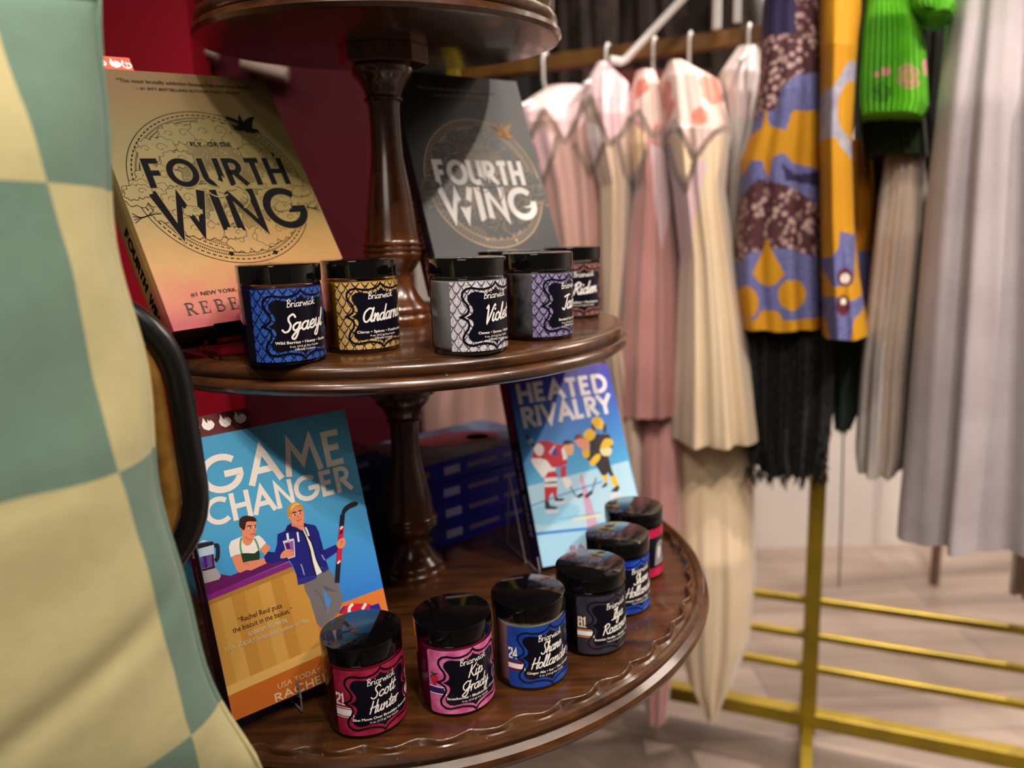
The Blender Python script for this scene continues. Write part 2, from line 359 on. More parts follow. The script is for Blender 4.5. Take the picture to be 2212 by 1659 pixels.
mb.lathe([(0, 0), (.1735, 0), (.1772, .001), (.1795, .0045), (.1788, .0085), (.1756, .0108), (.1732, .0116), (.1748, .0132), (.1760, .017), (.1748, .021), (.171, .0232), (.1712, .026), (.1732, .030), (.1732, .052), (.168, .053), (.167, .03), (.16, .026), (0, .026)], MAHOG, 240)
o = mb.build('round_tier', stand, 40); o.matrix_basis = stand_i @ T_TOP
mb = MB(); mb.lathe([(0, -.0175), (.0445, -.0175), (.0445, .0002), (0, .0002)], MAHOG_T, 8)
o = mb.build('faceted_block', stand, bevel=.0012); o.matrix_basis = stand_i @ T_TOP @ M.Rotation(rad(2), 4, 'Z')
UP = [(.0375, 0), (.0378, .005), (.0365, .009), (.0345, .0105), (.0355, .0125), (.0352, .016), (.033, .0195), (.0285, .024), (.0245, .030), (.0205, .040), (.0183, .049), (.0185, .052), (.0215, .056), (.0262, .0632), (.0295, .070), (.0305, .0735), (.0298, .0748), (.0315, .0765), (.0315, .0785), (.0295, .0798), (.0293, .0806), (.0312, .0822), (.0312, .084), (.0290, .0856), (.0286, .088), (.0268, .10), (.0253, .113), (.022, .137), (.0185, .158), (.0163, .173), (.0156, .195), (.0157, .218), (.0166, .2255), (.0195, .2268), (.0199, .2285), (.0185, .230), (.0172, .2308), (.0182, .2325), (.0195, .236), (.022, .242), (.025, .246), (.0285, .250), (.0302, .2525), (.0306, .2575), (.0285, .2595), (.0285, .262)]
mb = MB(); mb.lathe(UP, MAHOG_T, 64); o = mb.build('turned_post', stand, 50); o.location = (.0048, 0, 1.0215)
LOW = [(r, (z * .785 if z < .2315 else .1817 + (z - .2315) * .9)) for r, z in UP[:-1]] + [(.036, .2075), (.0365, .215), (.0365, .2615)]
mb = MB(); mb.lathe(LOW, MAHOG_T, 64); o = mb.build('turned_post', stand, 50); o.location = (.0048, 0, .7368)
mb = MB(); mb.lathe([(.02, .14), (.045, .145), (.05, .17), (.035, .2), (.028, .26), (.032, .36), (.045, .43), (.03, .48), (.026, .56), (.034, .62), (.06, .66), (.07, .7), (.07, .718)], MAHOG_T, 48)
mb.build('pedestal', stand, 50)
for k in range(3):
    a = rad(30 + 120 * k); mb = MB()
    mb.tube(catmull([(cos(a) * r, sin(a) * r, z) for r, z in ((.03, .19), (.09, .2), (.17, .15), (.22, .06), (.26, .02), (.29, .016))], 6), [.022 - .0004 * i for i in range(31)], MAHOG_T, 12)
    mb.build('foot', stand, 60)

# ------------------------------------------------------------------ candle jars
GLASS = clear('jar_glass'); LID = mat('lid_black', '#070607', .07, spec=.6, coat=.3)
LIDSIDE = LID
def scales(a, c0, c1, line, w=7.8, st=5.3, rnd=.5):
    """rows of overlapping shield scales, each row lapping the one below it"""
    hh = st * 1.55; y = -34; j = 0
    while y < 36:
        x = -44 + (j % 2) * w / 2; i = 0
        while x < 46:
            jx, jy = random.uniform(-.5, .5), random.uniform(-.4, .4)
            sh = [(x - w / 2, y + st), (x - w / 2, y - hh * .12), (x - w * .4, y - hh * .4), (x - w * .2, y - hh * (.62 + .1 * rnd) + jy), (x + jx, y - hh * .82 + jy), (x + w * .2, y - hh * (.62 + .1 * rnd) + jy), (x + w * .4, y - hh * .4), (x + w / 2, y - hh * .12), (x + w / 2, y + st)]
            cx, cy = x, y; z0 = a.z
            a.poly(sh, line); a.z += .2
            a.poly([(cx + (p[0] - cx) * .87, cy + .5 + (p[1] - cy) * .86) for p in sh], (c0, c1)[(i * 7 + j * 3) % 3 == 0]); a.z += .2
            a.poly([(x - w * .30, y - hh * .05), (x - w * .22, y - hh * .36), (x + jx * .6, y - hh * .62), (x + w * .06, y - hh * .3), (x + w * .02, y)], c1); a.z = z0
            x += w; i += 1
        y += st; j += 1; a.z += .6
    a.z += 1
QF = [(0, 24.2), (1.6, 22), (4, 20.6), (8, 19.6), (12, 20), (15.5, 20.9), (18.6, 20.2), (20.8, 17.8), (21.2, 14.6), (20, 11.6), (18.2, 8.8), (17.4, 5.8), (18, 3.0), (19.8, 1.4), (22.2, 0)]
def bracket(k=1.0, ky=None):
    ky = ky or k; q = [(x * k, y * ky) for x, y in QF]
    return q + [(x, -y) for x, y in q[::-1][1:]] + [(-x, -y) for x, y in q[1:]] + [(-x, y) for x, y in q[::-1][1:-1]]
def label_art(sp):
    a = Art(clip=(-38, -27, 38, 27))
    a.poly([(x * 1, y) for x, y in arc(35.5, 24.5, 2.5, 2.5, 0, 90, 5) + arc(-35.5, 24.5, 2.5, 2.5, 90, 180, 5) + arc(-35.5, -24.5, 2.5, 2.5, 180, 270, 5) + arc(35.5, -24.5, 2.5, 2.5, 270, 360, 5)], sp['bg'])
    a.z = 1
    if sp.get('scales'): scales(a, *sp['scales'])
    if sp.get('badge'): sp['badge'](a)
    a.z += 1
    if sp.get('photo'): sp['photo'](a)
    else:
        a.stroke(bracket(1.33, 1.07), 1.7, sp.get('line', BLACKINK), closed=True); a.z += 1
        a.poly(bracket(1.14, .93), sp.get('dark', BLACKINK)); a.z += 1
        a.script('Briarwick', .4, 14.0, 2.7, WHITE, .2, .1, width=23, rot=.04); a.z += 1
        if len(sp['name']) == 1: a.script(sp['name'][0], 2.4, -3.6, sp['xh'], WHITE, .25, .3, width=sp['w'], rot=.07)
        else:
            a.script(sp['name'][0], 1.2, 3.0, sp['xh'], WHITE, .22, .3, width=sp['w'][0] * .92, rot=.07); a.z += .3
            a.script(sp['name'][1], 1.2, -8.6, sp['xh'], WHITE, .22, .3, width=sp['w'][1] * .92, rot=.07)
        a.z += 1; y = -14.6 if len(sp['name']) > 1 else -13.8
        for i, t in enumerate(sp['sub']):
            a.text(t, .6, y, 2.3 if i == 0 else 1.6, WHITE, width=sp['sw'][i], bold=.12 if i == 0 else .05); y -= 2.9 if i == 0 else 2.4
    return a
DIG = {'2': [[(.08, .74), (.08, .94), (.58, .94), (.58, .56), (.1, .28), (.1, .06), (.64, .06)]], '1': [[(.1, .8), (.36, .94), (.36, .06)], [(.08, .06), (.62, .06)]],
       '4': [[(.5, 0), (.5, .96), (.04, .32), (.7, .32)]], '8': [[(.1, .52), (.1, .94), (.58, .94), (.58, .52), (.1, .52)], [(.06, .52), (.06, .06), (.62, .06), (.62, .52), (.06, .52)]]}
def digits(a, st, cx, y, h, wd, m):
    x = cx - wd * len(st) / 2
    for c in st:
        for q in DIG[c]: a.stroke([(x + u * wd / .72, y + v * h) for u, v in q], 1.45, m); a.z += .05
        x += wd
def jar_badge(num, stripes, ncol=WHITE, extra=None):
    def f(a):
        for sx in (-1, 1):
            if num: digits(a, num, sx * 32.9, -1.8, 9.6, 4.1, ncol)
            if extra: extra(a, sx)
            a.z += .5
            for y0, y1, m in stripes: a.rect(min(sx * 38.2, sx * 24.5), y0, max(sx * 38.2, sx * 24.5), y1, m); a.z += .3
            a.stroke([(sx * 22.6, -13), (sx * 24.4, -5)], 1.1, WHITE)
    return f
def berry(a, sx):
    R_ = ink('#c8203a'); a.poly(catmull([(sx * 32.6 - 3.6, 4.2), (sx * 32.6 - 3, 1), (sx * 32.6, -3.6), (sx * 32.6 + 3.2, 1), (sx * 32.6 + 3.4, 4.2), (sx * 32.6, 5.6)], 4, True), BLACKINK); a.z += .4
    a.poly([(x * .9 + sx * 3, y * .9 + .1) for x, y in catmull([(sx * 32.6 - 3.6, 4.2), (sx * 32.6 - 3, 1), (sx * 32.6, -3.6), (sx * 32.6 + 3.2, 1), (sx * 32.6 + 3.4, 4.2), (sx * 32.6, 5.6)], 4, True)], R_); a.z += .4
    for k in range(5): a.stroke([(sx * 32.6, 5), (sx * 32.6 - 3.4 + 1.7 * k, 7.6)], .9, ink('#26402c'))
def portrait(a):   # grey photographic band between crimson bands
    a.rect(-37, -17, 37, 17, BLACKINK); a.z += 1
    g1, g2, g3 = ink('#8d8a8c'), ink('#d2cfd0'), ink('#4a484c')
    for x in (-24, 2):
        a.poly(catmull([(x, -15), (x + 2, 2), (x + 4, 9), (x + 9, 12), (x + 15, 9), (x + 17, -2), (x + 19, -15)], 5), g1); a.z += .3
        a.poly(catmull([(x + 5, -6), (x + 5, 3), (x + 9, 6), (x + 11, 0), (x + 8, -8)], 5, True), g2); a.z += .3
        a.stroke([(x + 12, 8), (x + 15, 0), (x + 12, -9)], 2.2, g3, smooth=5); a.z -= .6
CR_, WX = {}, {}
def rgb(n, c, c2, sc=300): return mat(n, c, .4, noise=(sc, c2, 2), spec=.4)
def jar(xy, tier, th, wax, sp, label, group, mottled=None):
    x, y = xy; T = T_LOW if tier == 0 else T_MID
    ang = atan2(-y, -x) + rad(th)
    a_, b_ = (.01666, .00651) if tier == 0 else (-.00745, .02525)
    z = (.7372 if tier == 0 else 1.0221) + a_ * (x - AX) + b_ * (y - AY) + .0002
    mw = frame(a_, b_, x, y, z) @ M.Rotation(ang + pi / 2, 4, 'Z')
    r = empty('candle_jar', mw, label, 'candle', group)
    mb = MB(); mb.lathe([(0, 0.0012), (.026, 0.001), (.0275, 0), (.0295, .0008), (.0306, .003), (.0308, .006), (.0308, .0585), (.0303, .0605), (.0288, .0618), (.0285, .0662)], GLASS, 72); mb.build('glass', r, 40)
    mb = MB(); mb.lathe([(0, .0045), (.0275, .0045), (.0296, .0065), (.0298, .056), (.029, .0582), (.0, .0584)], wax, 64); mb.build('wax', r, 40)
    mb = MB(); mb.lathe([(.0292, .0612), (.0311, .0612), (.0315, .0617), (.0315, .0738), (.0312, .0747), (.0303, .0751), (.0, .0751)], LID, 96); mb.build('lid', r, 30)
    mb = MB(); A_ = label_art(sp); R_ = .03095
    A_.into(mb, lambda u, v, h: (cos(-pi / 2 + u / R_) * (R_ + h), sin(-pi / 2 + u / R_) * (R_ + h), .0306 + v), strip=1.6, dz=.00003)
    mb.build('label', r); return r
G0, G1 = 'candle jars along the scalloped lower tier', 'candle jars along the middle tier'
SOY = '4 oz. (113 g) Soy Candle'
def wx(n, c, c2=None):
    m = mat('wax_' + n, c, .35, spec=.5, noise=(60, c2, 4) if c2 else None); b = m.node_tree.nodes['Principled BSDF']
    b.inputs['Subsurface Weight'].default_value = .6; b.inputs['Subsurface Radius'].default_value = (1, .8, .6); b.inputs['Subsurface Scale'].default_value = .012; return m
crim = rgb('label_crimson', '#8e1434', '#a8284a', 120)
jar((-.1232, .5334), 0, 22, wx('crimson', '#94163a'), dict(bg=crim, name=('Scott', 'Hunter'), xh=4.6, w=(21, 27), sub=('Blue Moon Over Brooklyn Smoothie', SOY), sw=(49, 24), badge=jar_badge('21', [(-4.4, -3.7, WHITE), (-10.6, -5.2, WHITE), (-12.2, -11.5, WHITE)])), 'dark red candle jar with black lid and white number 21, nearest the blue book', G0)
jar((-.0536, .5542), 0, 27, wx('rose', '#8c1c4e'), dict(bg=rgb('label_pink', '#c24e88', '#dd7cae', 120), name=('Kip', 'Grady'), xh=4.6, w=(14, 27), sub=('Strawberries • Blueberries • Cream', SOY), sw=(47, 24), badge=jar_badge(None, [(-4.6, -3.9, WHITE), (-9.6, -4.9, ink('#2a1a5e')), (-10.6, -9.9, WHITE)], extra=berry)), 'pink candle jar with a strawberry on its label', G0)
mar = ink('#6e1638')
jar((.0085, .5836), 0, 33, wx('ivory', '#cbbfae'), dict(bg=rgb('label_blue', '#123a92', '#1c4cab', 90), line=ink('#0a1233'), name=('Shane', 'Hollander'), xh=4.6, w=(22, 42), sub=('Ginger Ale • Ice • The Cottage', SOY), sw=(44, 24), badge=jar_badge('24', [(-6, -3.6, mar), (-10.4, -6, WHITE), (-12.6, -10.4, mar)])), 'cream candle jar with a blue label numbered 24', G0)
org = ink('#d88a3c')
jar((.0661, .6293), 0, 46, wx('charcoal', '#16161c'), dict(bg=rgb('label_grey', '#2b2833', '#383442', 90), line=ink('#100e16'), name=('Ilya', 'Rozanov'), xh=4.6, w=(16, 36), sub=('Russian Vodka • Smoke • Leather', SOY), sw=(46, 24), badge=jar_badge('81', [(-4.6, -3.7, org), (-9.6, -5.2, WHITE), (-11.4, -10.4, org)], ncol=ink('#ecd9c0'))), 'charcoal candle jar with a dark label numbered 81', G0)
jar((.1003, .6953), 0, 46, wx('navy', '#0f1d66'), dict(bg=rgb('label_royal', '#1436a6', '#2a62d2', 60), line=ink('#0a1240'), name=('Shane', 'Hollander'), xh=4.6, w=(22, 42), sub=('Summer Lakes • Pine • Musk', SOY), sw=(44, 24)), 'royal blue candle jar with script label, second from the far end of the lower tier', G0)
jar((.1288, .7684), 0, 40, wx('black', '#121016'), dict(bg=rgb('label_red', '#a8123c', '#c42050', 90), photo=portrait, name=('',)), 'black candle jar with red bands and a grey portrait label, last on the lower tier', G0)
DK = BLACKINK; SW = (44, 24, 17); OFF = 'Officially Licensed'
def sc(n, a, b, l): return (mat('scale_' + n + '_a', a, .35, noise=(700, b, 3), bump=(900, .4, .0004)), mat('scale_' + n + '_b', b, .35, noise=(800, a, 3), bump=(900, .4, .0004)), ink(l))
S1 = sc('blue', '#1c3c96', '#3f70cc', '#0a1236'); S2 = sc('gold', '#b08a4c', '#d8b676', '#2a1c0c'); S3 = sc('white', '#a9a4ac', '#e6e2ea', '#55505a'); S4 = sc('violet', '#5a5078', '#a79cc4', '#120c1c'); S5 = sc('rosy', '#7a4c4a', '#9c6c66', '#241418')
jar((-.1770, .5785), 1, 27, wx('indigo', '#2c1c86'), dict(bg=S1[2], scales=S1, name=('Sgaeyl',), xh=5.8, w=35, sub=('Wild Berries • Honey • Smoke', SOY, OFF), sw=SW), 'indigo candle jar with a blue dragon-scale label in front of the gold book', G1)
jar((-.1249, .6279), 1, 31, wx('amber', '#e0a01c'), dict(bg=S2[2], scales=S2, name=('Andarna',), xh=5.6, w=39, sub=('Citrus • Spices • Feathertails', SOY, OFF), sw=SW), 'amber yellow candle jar with tan scales on its label, before the turned post', G1)
jar((-.0332, .6030), 1, 43, wx('grey', '#c4c4c8'), dict(bg=S3[2], scales=S3, name=('Violet',), xh=5.8, w=27, sub=('Ozone • Storms • Florals', SOY, OFF), sw=(34, 24, 17)), 'grey candle jar with a white scale-patterned label', G1)
jar((.0258, .6688), 1, 61, wx('mottled', '#26262c', '#94949a'), dict(bg=S4[2], scales=S4, name=('Tairn',), xh=5.8, w=25, sub=('Smoked Oud • Myrrh', SOY, OFF), sw=(30, 24, 17)), 'black and grey mottled candle jar with a purple scale label', G1)
jar((.0688, .8140), 1, 24, wx('brown', '#2a1a20'), dict(bg=S5[2], scales=S5, name=('Riden',), xh=5.8, w=29, sub=('• Leather • Parchment', SOY), sw=(38, 24)), 'dusty rose scaled candle jar near the right edge of the middle tier, farthest right', G1)
jar((.0010, .7480), 1, 40, wx('dusk', '#2a2430'), dict(bg=S4[2], scales=S5, name=(' ',), xh=5.8, w=10, sub=(SOY,), sw=(20,)), 'candle jar mostly hidden behind the grey and mottled jars, only its lid showing', G1)
#PART3
# ------------------------------------------------------------------ books
def book_mw(o, yaw, lean, roll):
    cy, sy, cl, sl, cr, sr = cos(rad(yaw)), sin(rad(yaw)), cos(rad(lean)), sin(rad(lean)), cos(rad(roll)), sin(rad(roll))
    R = M(((cy, -sy, 0), (sy, cy, 0), (0, 0, 1))) @ M(((1, 0, 0), (0, cl, sl), (0, -sl, cl))) @ M(((1, 0, 0), (0, 0, -1), (0, 1, 0))) @ M(((cr, -sr, 0), (sr, cr, 0), (0, 0, 1)))
    m = R.to_4x4(); m.translation = V(o); return m
BK = dict(gold=book_mw((-.2583, .568, 1.0437), 40.4, 31.3, 3.7), game=book_mw((-.2224, .5115, .7487), 37.3, 15.4, 1.35),
          heated=book_mw((.0271, .7732, .746), 23.77, 26.42, -1.94), black=book_mw((-.0706, .791, 1.0594), 32.8, 21.2, .64))
def cv(b, px, py):
    m = BK[b]; n = m.col[2].xyz; p = m.inverted() @ onplane(px, py, m.translation, n); return (p.x * 1000, p.y * 1000)
def book(key, w, h, t, art, spine, front, pages, back, label, group=None, hard=True, cat='book', spine_m=None, y0=0):
    mw = BK[key] if isinstance(key, str) else key
    r = empty('hardcover_book' if hard else 'paperback_book', mw, label, cat, group)
    mb = MB(); c = .0028 if hard else .0005; q = .003 if hard else 0.0
    mb.box((0, y0, -c), (w, h, 0), front); mb.box((0, y0, -t), (w, h, -t + c), back)
    mb.add(*rounded_spine(h, t, .0022 if hard else .0006, y0), spine_m or back)
    if art: art.into(mb, lambda u, v, z: (u, v, .00008 + z), dz=.000022)
    if spine: spine.into(mb, lambda u, v, z: (-(.0023 if hard else .0007) - z, h - u, -t / 2 + v), dz=.00004)
    mb.build('cover', r)
    mb = MB(); mb.box((.0006, y0 + q, -t + c + .0001), (w - q - .0004, h - q - .0002, -c - .0001), pages); mb.build('page_block', r)
    return r
def rounded_spine(h, t, d, y0):
    n = 8; vs = []; fs = []
    for i in range(n + 1):
        a = -1 + 2 * i / n; x = -d * (1 - abs(a) ** 4) if d > .001 else -d; z = -t / 2 + a * t / 2
        vs += [(x, y0, z), (x, h, z), (.0006, y0, z), (.0006, h, z)]
    for i in range(n):
        a, b = i * 4, i * 4 + 4
        fs += [(a, a + 1, b + 1, b), (a + 1, a + 3, b + 3, b + 1), (a, b, b + 2, a + 2)]
    fs += [(0, 2, 3, 1), (n * 4, n * 4 + 1, n * 4 + 3, n * 4 + 2)]
    return vs, fs
PAGE = mat('paper_pages', '#d8c9ae', .8, noise=(900, '#b8a98c', 2))
# clouds: scalloped outline filled, with a curl
def cloud(a, pts, fill, line, w=.55, curls=()):
    lob = []
    n = len(pts)
    for i in range(n):
        p, q = pts[i], pts[(i + 1) % n]; mx, my = (p[0] + q[0]) / 2, (p[1] + q[1]) / 2; d = hypot(q[0] - p[0], q[1] - p[1]); nx, ny = (q[1] - p[1]) / d, -(q[0] - p[0]) / d
        lob += [p] + [((1 - t) * p[0] + t * q[0] + nx * d * .42 * sin(pi * t), (1 - t) * p[1] + t * q[1] + ny * d * .42 * sin(pi * t)) for t in (.15, .3, .5, .7, .85)]
    a.poly(lob, fill); a.z += .4; a.stroke(lob, w, line, closed=True)
    for (x, y, r, f) in curls: a.stroke([(x + f * r * (1 - k / 14) * cos(k * .55), y + r * (1 - k / 14) * sin(k * .55)) for k in range(12)], w, line)
    a.z += .4
def emblem(a, cx, cy, fill, line, title, bird, y):
    """ringed emblem with dashes, rays, clouds and a two-line title; y maps letter rows"""
    R_ = 75.5
    for r, w in ((R_, y.get('lw', .7)), (R_ - 9.6, y.get('lw', .7)), (R_ - 17.5, .5)): a.circ(cx, cy, r, w, line, ry=r * y['k'])
    def dash(r, w, n, d):
        for i in range(n):
            a0 = 360 * i / n; a.stroke(arc(cx, cy, r, r * y['k'], a0, a0 + 360 / n * d, 2), w, line)
    dash(R_ - 3.6, 1.1, 96, .62); dash(R_ - 6.9, 1.7, 250, .5); dash(R_ - 13, .9, 84, .6); dash(R_ - 15.6, 1.3, 230, .5)
    for an, rr in ((138, R_ - 12.6), (256, R_ - 8), (288, R_ - 4), (28, R_ - 10)): a.disc(cx + rr * cos(rad(an)), cy + rr * y['k'] * sin(rad(an)), 2.1, line)
    a.z += .5
    for i in range(150):
        an = 2 * pi * i / 150; r0, r1 = 15 + 8 * random.random(), 40 + 9 * random.random()
        if abs(sin(an)) < .12: continue
        k = random.random()
        if k < .5: segs = [(r0, r1)]
        else: m_ = r0 + (r1 - r0) * random.uniform(.4, .8); segs = [(r0, m_), (m_ + 1.5, r1)]
        for p, q in segs: a.stroke([(cx + 1 + p * cos(an), cy - 1 + p * sin(an) * y['k']), (cx + 1 + q * cos(an), cy - 1 + q * sin(an) * y['k'])], .45, line)
    a.z += .5
    def cl(x, yy, s, rot=0, curls=True):
        base = [(-1.5, -.5), (-1.0, -.75), (-.3, -.62), (.4, -.75), (1.0, -.6), (1.5, -.2), (1.25, .35), (.7, .7), (.1, .75), (-.5, .95), (-1.0, .6), (-1.5, .15)]
        p = [(x + s * (u * cos(rot) - v * sin(rot)), yy + y['k'] * s * (u * sin(rot) + v * cos(rot))) for u, v in base][::-1][::-1]
        cloud(a, p, fill, line, .42, [(x + s * .4, yy + .1 * s, s * .5, 1), (x - s * .75, yy, s * .36, -1)][:2 if s > 10 else 1])
    for (dx, dy, s, ro) in ((-20, 52, 11, .1), (12, 55, 13, -.1), (33, 43, 10, -.4), (-44, 37, 11, .4), (-30, 26, 9, .2), (44, 30, 10, -.5), (58, 4, 12, -.1), (66, -14, 10, 0), (40, -16, 11, .1), (-50, 10, 12, .1), (-63, -6, 13, 0), (-52, -26, 9, -.2), (-38, -12, 11, .1), (-28, -40, 12, -.2), (6, -54, 13, 0), (30, -47, 12, .3), (46, -36, 8, .5), (-8, -30, 9, 0)): cl(cx + dx, cy + dy * y['k'], s, ro)
    for sx in (-1, 1):
        for k in range(4): a.stroke([(cx + sx * (56 + 3 * k), cy - 26 + k), (cx + sx * (72 + k), cy - 27 - k * .5), (cx + sx * 82, cy - 33 + 3 * k)], .45, line, smooth=4)
    a.z += .6
    halo = fill
    for (st, x0, x1, yy, h, w) in (('FOURTH',) + y['l1'], ('WING',) + y['l2']):
        a.sans(st, x0 - 1, x1 + 1, yy - 1, h + 2, w + 1.6, halo, gap=y['gap'][0 if st == 'FOURTH' else 1]); a.z += .4
        a.sans(st, x0, x1, yy, h, w, title, gap=y['gap'][0 if st == 'FOURTH' else 1]); a.z += .6
    # clouds crossing the letters
    for (dx, dy, s, ro) in ((-71, -4, 7, .2), (71, -9, 6, .1), (-34, -24, 5, 0), (47, -24, 5, .1), (-6, -47, 6, 0)): cl(cx + dx, cy + dy * y['k'], s, ro)
    # small winged silhouette in the middle and a second at the rim
    def wing(x, yy, s, col, fl=1):
        P_ = [(-1.1, .9), (-.5, .75), (0, .35), (.1, 1.1), (.35, .6), (.42, .1), (.75, -.1), (1.05, .15), (.95, -.35), (.55, -.5), (.1, -.45), (-.35, -.75), (-.75, -.55), (-.95, -.85), (-.9, -.35), (-.45, -.25), (-.6, .1), (-.75, .45)]
        a.poly([(x + fl * s * u, yy + s * v) for u, v in P_], col)
    a.z += .4; wing(cx + 1, cy - 1, 10, fill); a.z += .3
    a.stroke(arc(cx - 6, cy - 5, 9, 7, 150, 320, 10), 1.2, fill); a.stroke(arc(cx + 2, cy - 12, 17, 14, -60, 60, 10), 1.4, fill)
    wing(cx + 43, cy + 62 * y['k'], 12, bird, -1); a.stroke([(cx + 28, cy + 70 * y['k']), (cx + 38, cy + 65 * y['k']), (cx + 44, cy + 55 * y['k'])], 4, bird, smooth=4)
# --- gold book
GOLD = bpy.data.materials.new('gold_cover'); GOLD.use_nodes = True
def vgrad(m, stops, axis=1, scale=.252, rough=.42, metal=0, noise=.15):
    nt = m.node_tree; b = nt.nodes['Principled BSDF']; b.inputs['Roughness'].default_value = rough; b.inputs['Metallic'].default_value = metal
    tc = nt.nodes.new('ShaderNodeTexCoord'); sp = nt.nodes.new('ShaderNodeSeparateXYZ'); mt = nt.nodes.new('ShaderNodeMath'); mt.operation = 'DIVIDE'; mt.inputs[1].default_value = scale
    n = nt.nodes.new('ShaderNodeTexNoise'); n.inputs['Scale'].default_value = 45; n.inputs['Detail'].default_value = 8
    ad = nt.nodes.new('ShaderNodeMath'); ad.operation = 'MULTIPLY_ADD'; ad.inputs[1].default_value = noise; 
    r = nt.nodes.new('ShaderNodeValToRGB'); e = r.color_ramp.elements
    while len(e) < len(stops): e.new(.5)
    for el, (p, c) in zip(e, stops): el.position = p; el.color = lin(c)
    nt.links.new(tc.outputs['Object'], sp.inputs['Vector']); nt.links.new(sp.outputs[axis], mt.inputs[0]); nt.links.new(tc.outputs['Object'], n.inputs['Vector'])
    nt.links.new(n.outputs['Fac'], ad.inputs[0]); nt.links.new(mt.outputs[0], ad.inputs[2]); nt.links.new(ad.outputs[0], r.inputs['Fac']); nt.links.new(r.outputs['Color'], b.inputs['Base Color'])
vgrad(GOLD, [(.08, '#8c3038'), (.17, '#a05842'), (.30, '#9c7640'), (.5, '#78683a'), (.8, '#685e38'), (1, '#6a5434')], rough=.4, metal=.2)
DKBLUE = mat('title_black', '#0b090c', .7, spec=.08)
a = Art(clip=(.2, .2, 167.3, 251.8)); random.seed(3)
a.z = 1
emblem(a, 84, 131, GOLD, mat('line_black', '#150e09', .7, spec=.08), DKBLUE, DKBLUE, dict(k=1.04, l1=(22.5, 149, 130, 29.4, 5.4), l2=(20, 153, 82.5, 44, 7.2), gap=(.28, .26)))
a.text('FLY...OR DIE', 88, 172, 4.6, DKBLUE, width=36, bold=.15)
a.text('“The most brutally addictive fantasy I’ve read in a decade!”', 90.5, 238.5, 3.8, ink('#2a1d10'), width=122, bold=.1)
a.text('—#1 NYT BESTSELLING AUTHOR TRACY WOLFF', 88.5, 231.2, 3.0, ink('#2a1d10'), width=93, bold=.12)
SERI = ink('#2a1d12')
a.text('#1 NEW YORK', 41, 27.4, 3.6, SERI, width=37, bold=.05)
def serif(a, st, x, y, h, adv, m):
    for c in st:
        t, n = h * .14, h * .045
        def v(xx, w, y0=0, y1=1): a.stroke([(xx, y + y0 * h), (xx, y + y1 * h)], w, m)
        def hz(x0, x1, yy, w): a.stroke([(x0, y + yy * h), (x1, y + yy * h)], w, m)
        v(x + .18 * h, t)
        for yy in (.02, .98): hz(x + .02 * h, x + .34 * h, yy, n)
        if c == 'E':
            for yy, l in ((.98, .62), (.52, .5), (.02, .66)): hz(x + .1 * h, x + l * h, yy, n)
            v(x + .61 * h, n * 1.4, .78, 1); v(x + .5 * h, n * 1.4, .4, .64); v(x + .65 * h, n * 1.4, 0, .24)
        elif c in 'RB':
            a.stroke([(x + .18 * h, y + .98 * h), (x + .4 * h, y + .98 * h)] + arc(x + .4 * h, y + .75 * h, .23 * h, .23 * h, 90, -90, 8) + [(x + .18 * h, y + .52 * h)], h * .08, m)
            if c == 'R': a.stroke([(x + .36 * h, y + .52 * h), (x + .72 * h, y + .02 * h)], t * .9, m); hz(x + .6 * h, x + .86 * h, .02, n)
            else: a.stroke([(x + .18 * h, y + .52 * h), (x + .44 * h, y + .52 * h)] + arc(x + .44 * h, y + .27 * h, .25 * h, .25 * h, 90, -90, 8) + [(x + .18 * h, y + .02 * h)], h * .08, m)
        x += adv
serif(a, 'REBE', 14.4, 11.6, 10.6, 11.6, SERI)
sp_ = Art(); sp_.sans('FOURTH', 150, 206, -3, 11, 3, DKBLUE); sp_.sans('WING', 211, 245, -3, 11, 3, DKBLUE)
book('gold', .1675, .252, .036, a, sp_, GOLD, mat('red_edges', '#3a0a0c', .6, noise=(500, '#240506', 2)), mat('black_board', '#0c0a0c', .4), 'golden hardcover book with a round emblem, leaning at the left of the middle tier', spine_m=GOLD)
# --- black book
BLK = mat('black_cover', '#17161a', .45, spec=.7, noise=(30, '#201f24', 5)); BRZ = ink('#b49a7c', .35); SIL = ink('#e8e4e0', .4)
a = Art(clip=(.2, .2, 167.3, 251.8)); random.seed(5); a.z = 1
emblem(a, 87, 118.5, BLK, BRZ, SIL, ink('#b07c2c'), dict(lw=1.6, k=1.04, l1=(22.5, 143, 115.5, 30.5, 6.2), l2=(22, 150, 72, 41, 7.6), gap=(.28, .26)))
a.text('FLY...OR DIE', 88, 158, 4, BRZ, width=36)
a.text('“The most brutally addictive fantasy I’ve read in a decade!”', 81, 231.5, 3.8, BRZ, width=106, bold=.15); a.text('—#1 NYT BESTSELLING AUTHOR TRACY WOLFF', 80, 223.5, 3.0, BRZ, width=70, bold=.15)
sp_ = Art(); sp_.sans('FOURTH', 148, 204, -4, 11, 2.6, BRZ); sp_.sans('WING', 209, 243, -4, 11, 2.6, BRZ)
book('black', .1675, .252, .036, a, sp_, BLK, PAGE, BLK, 'black hardcover book with a round bronze emblem and white title, behind the grey jar', spine_m=BLK)
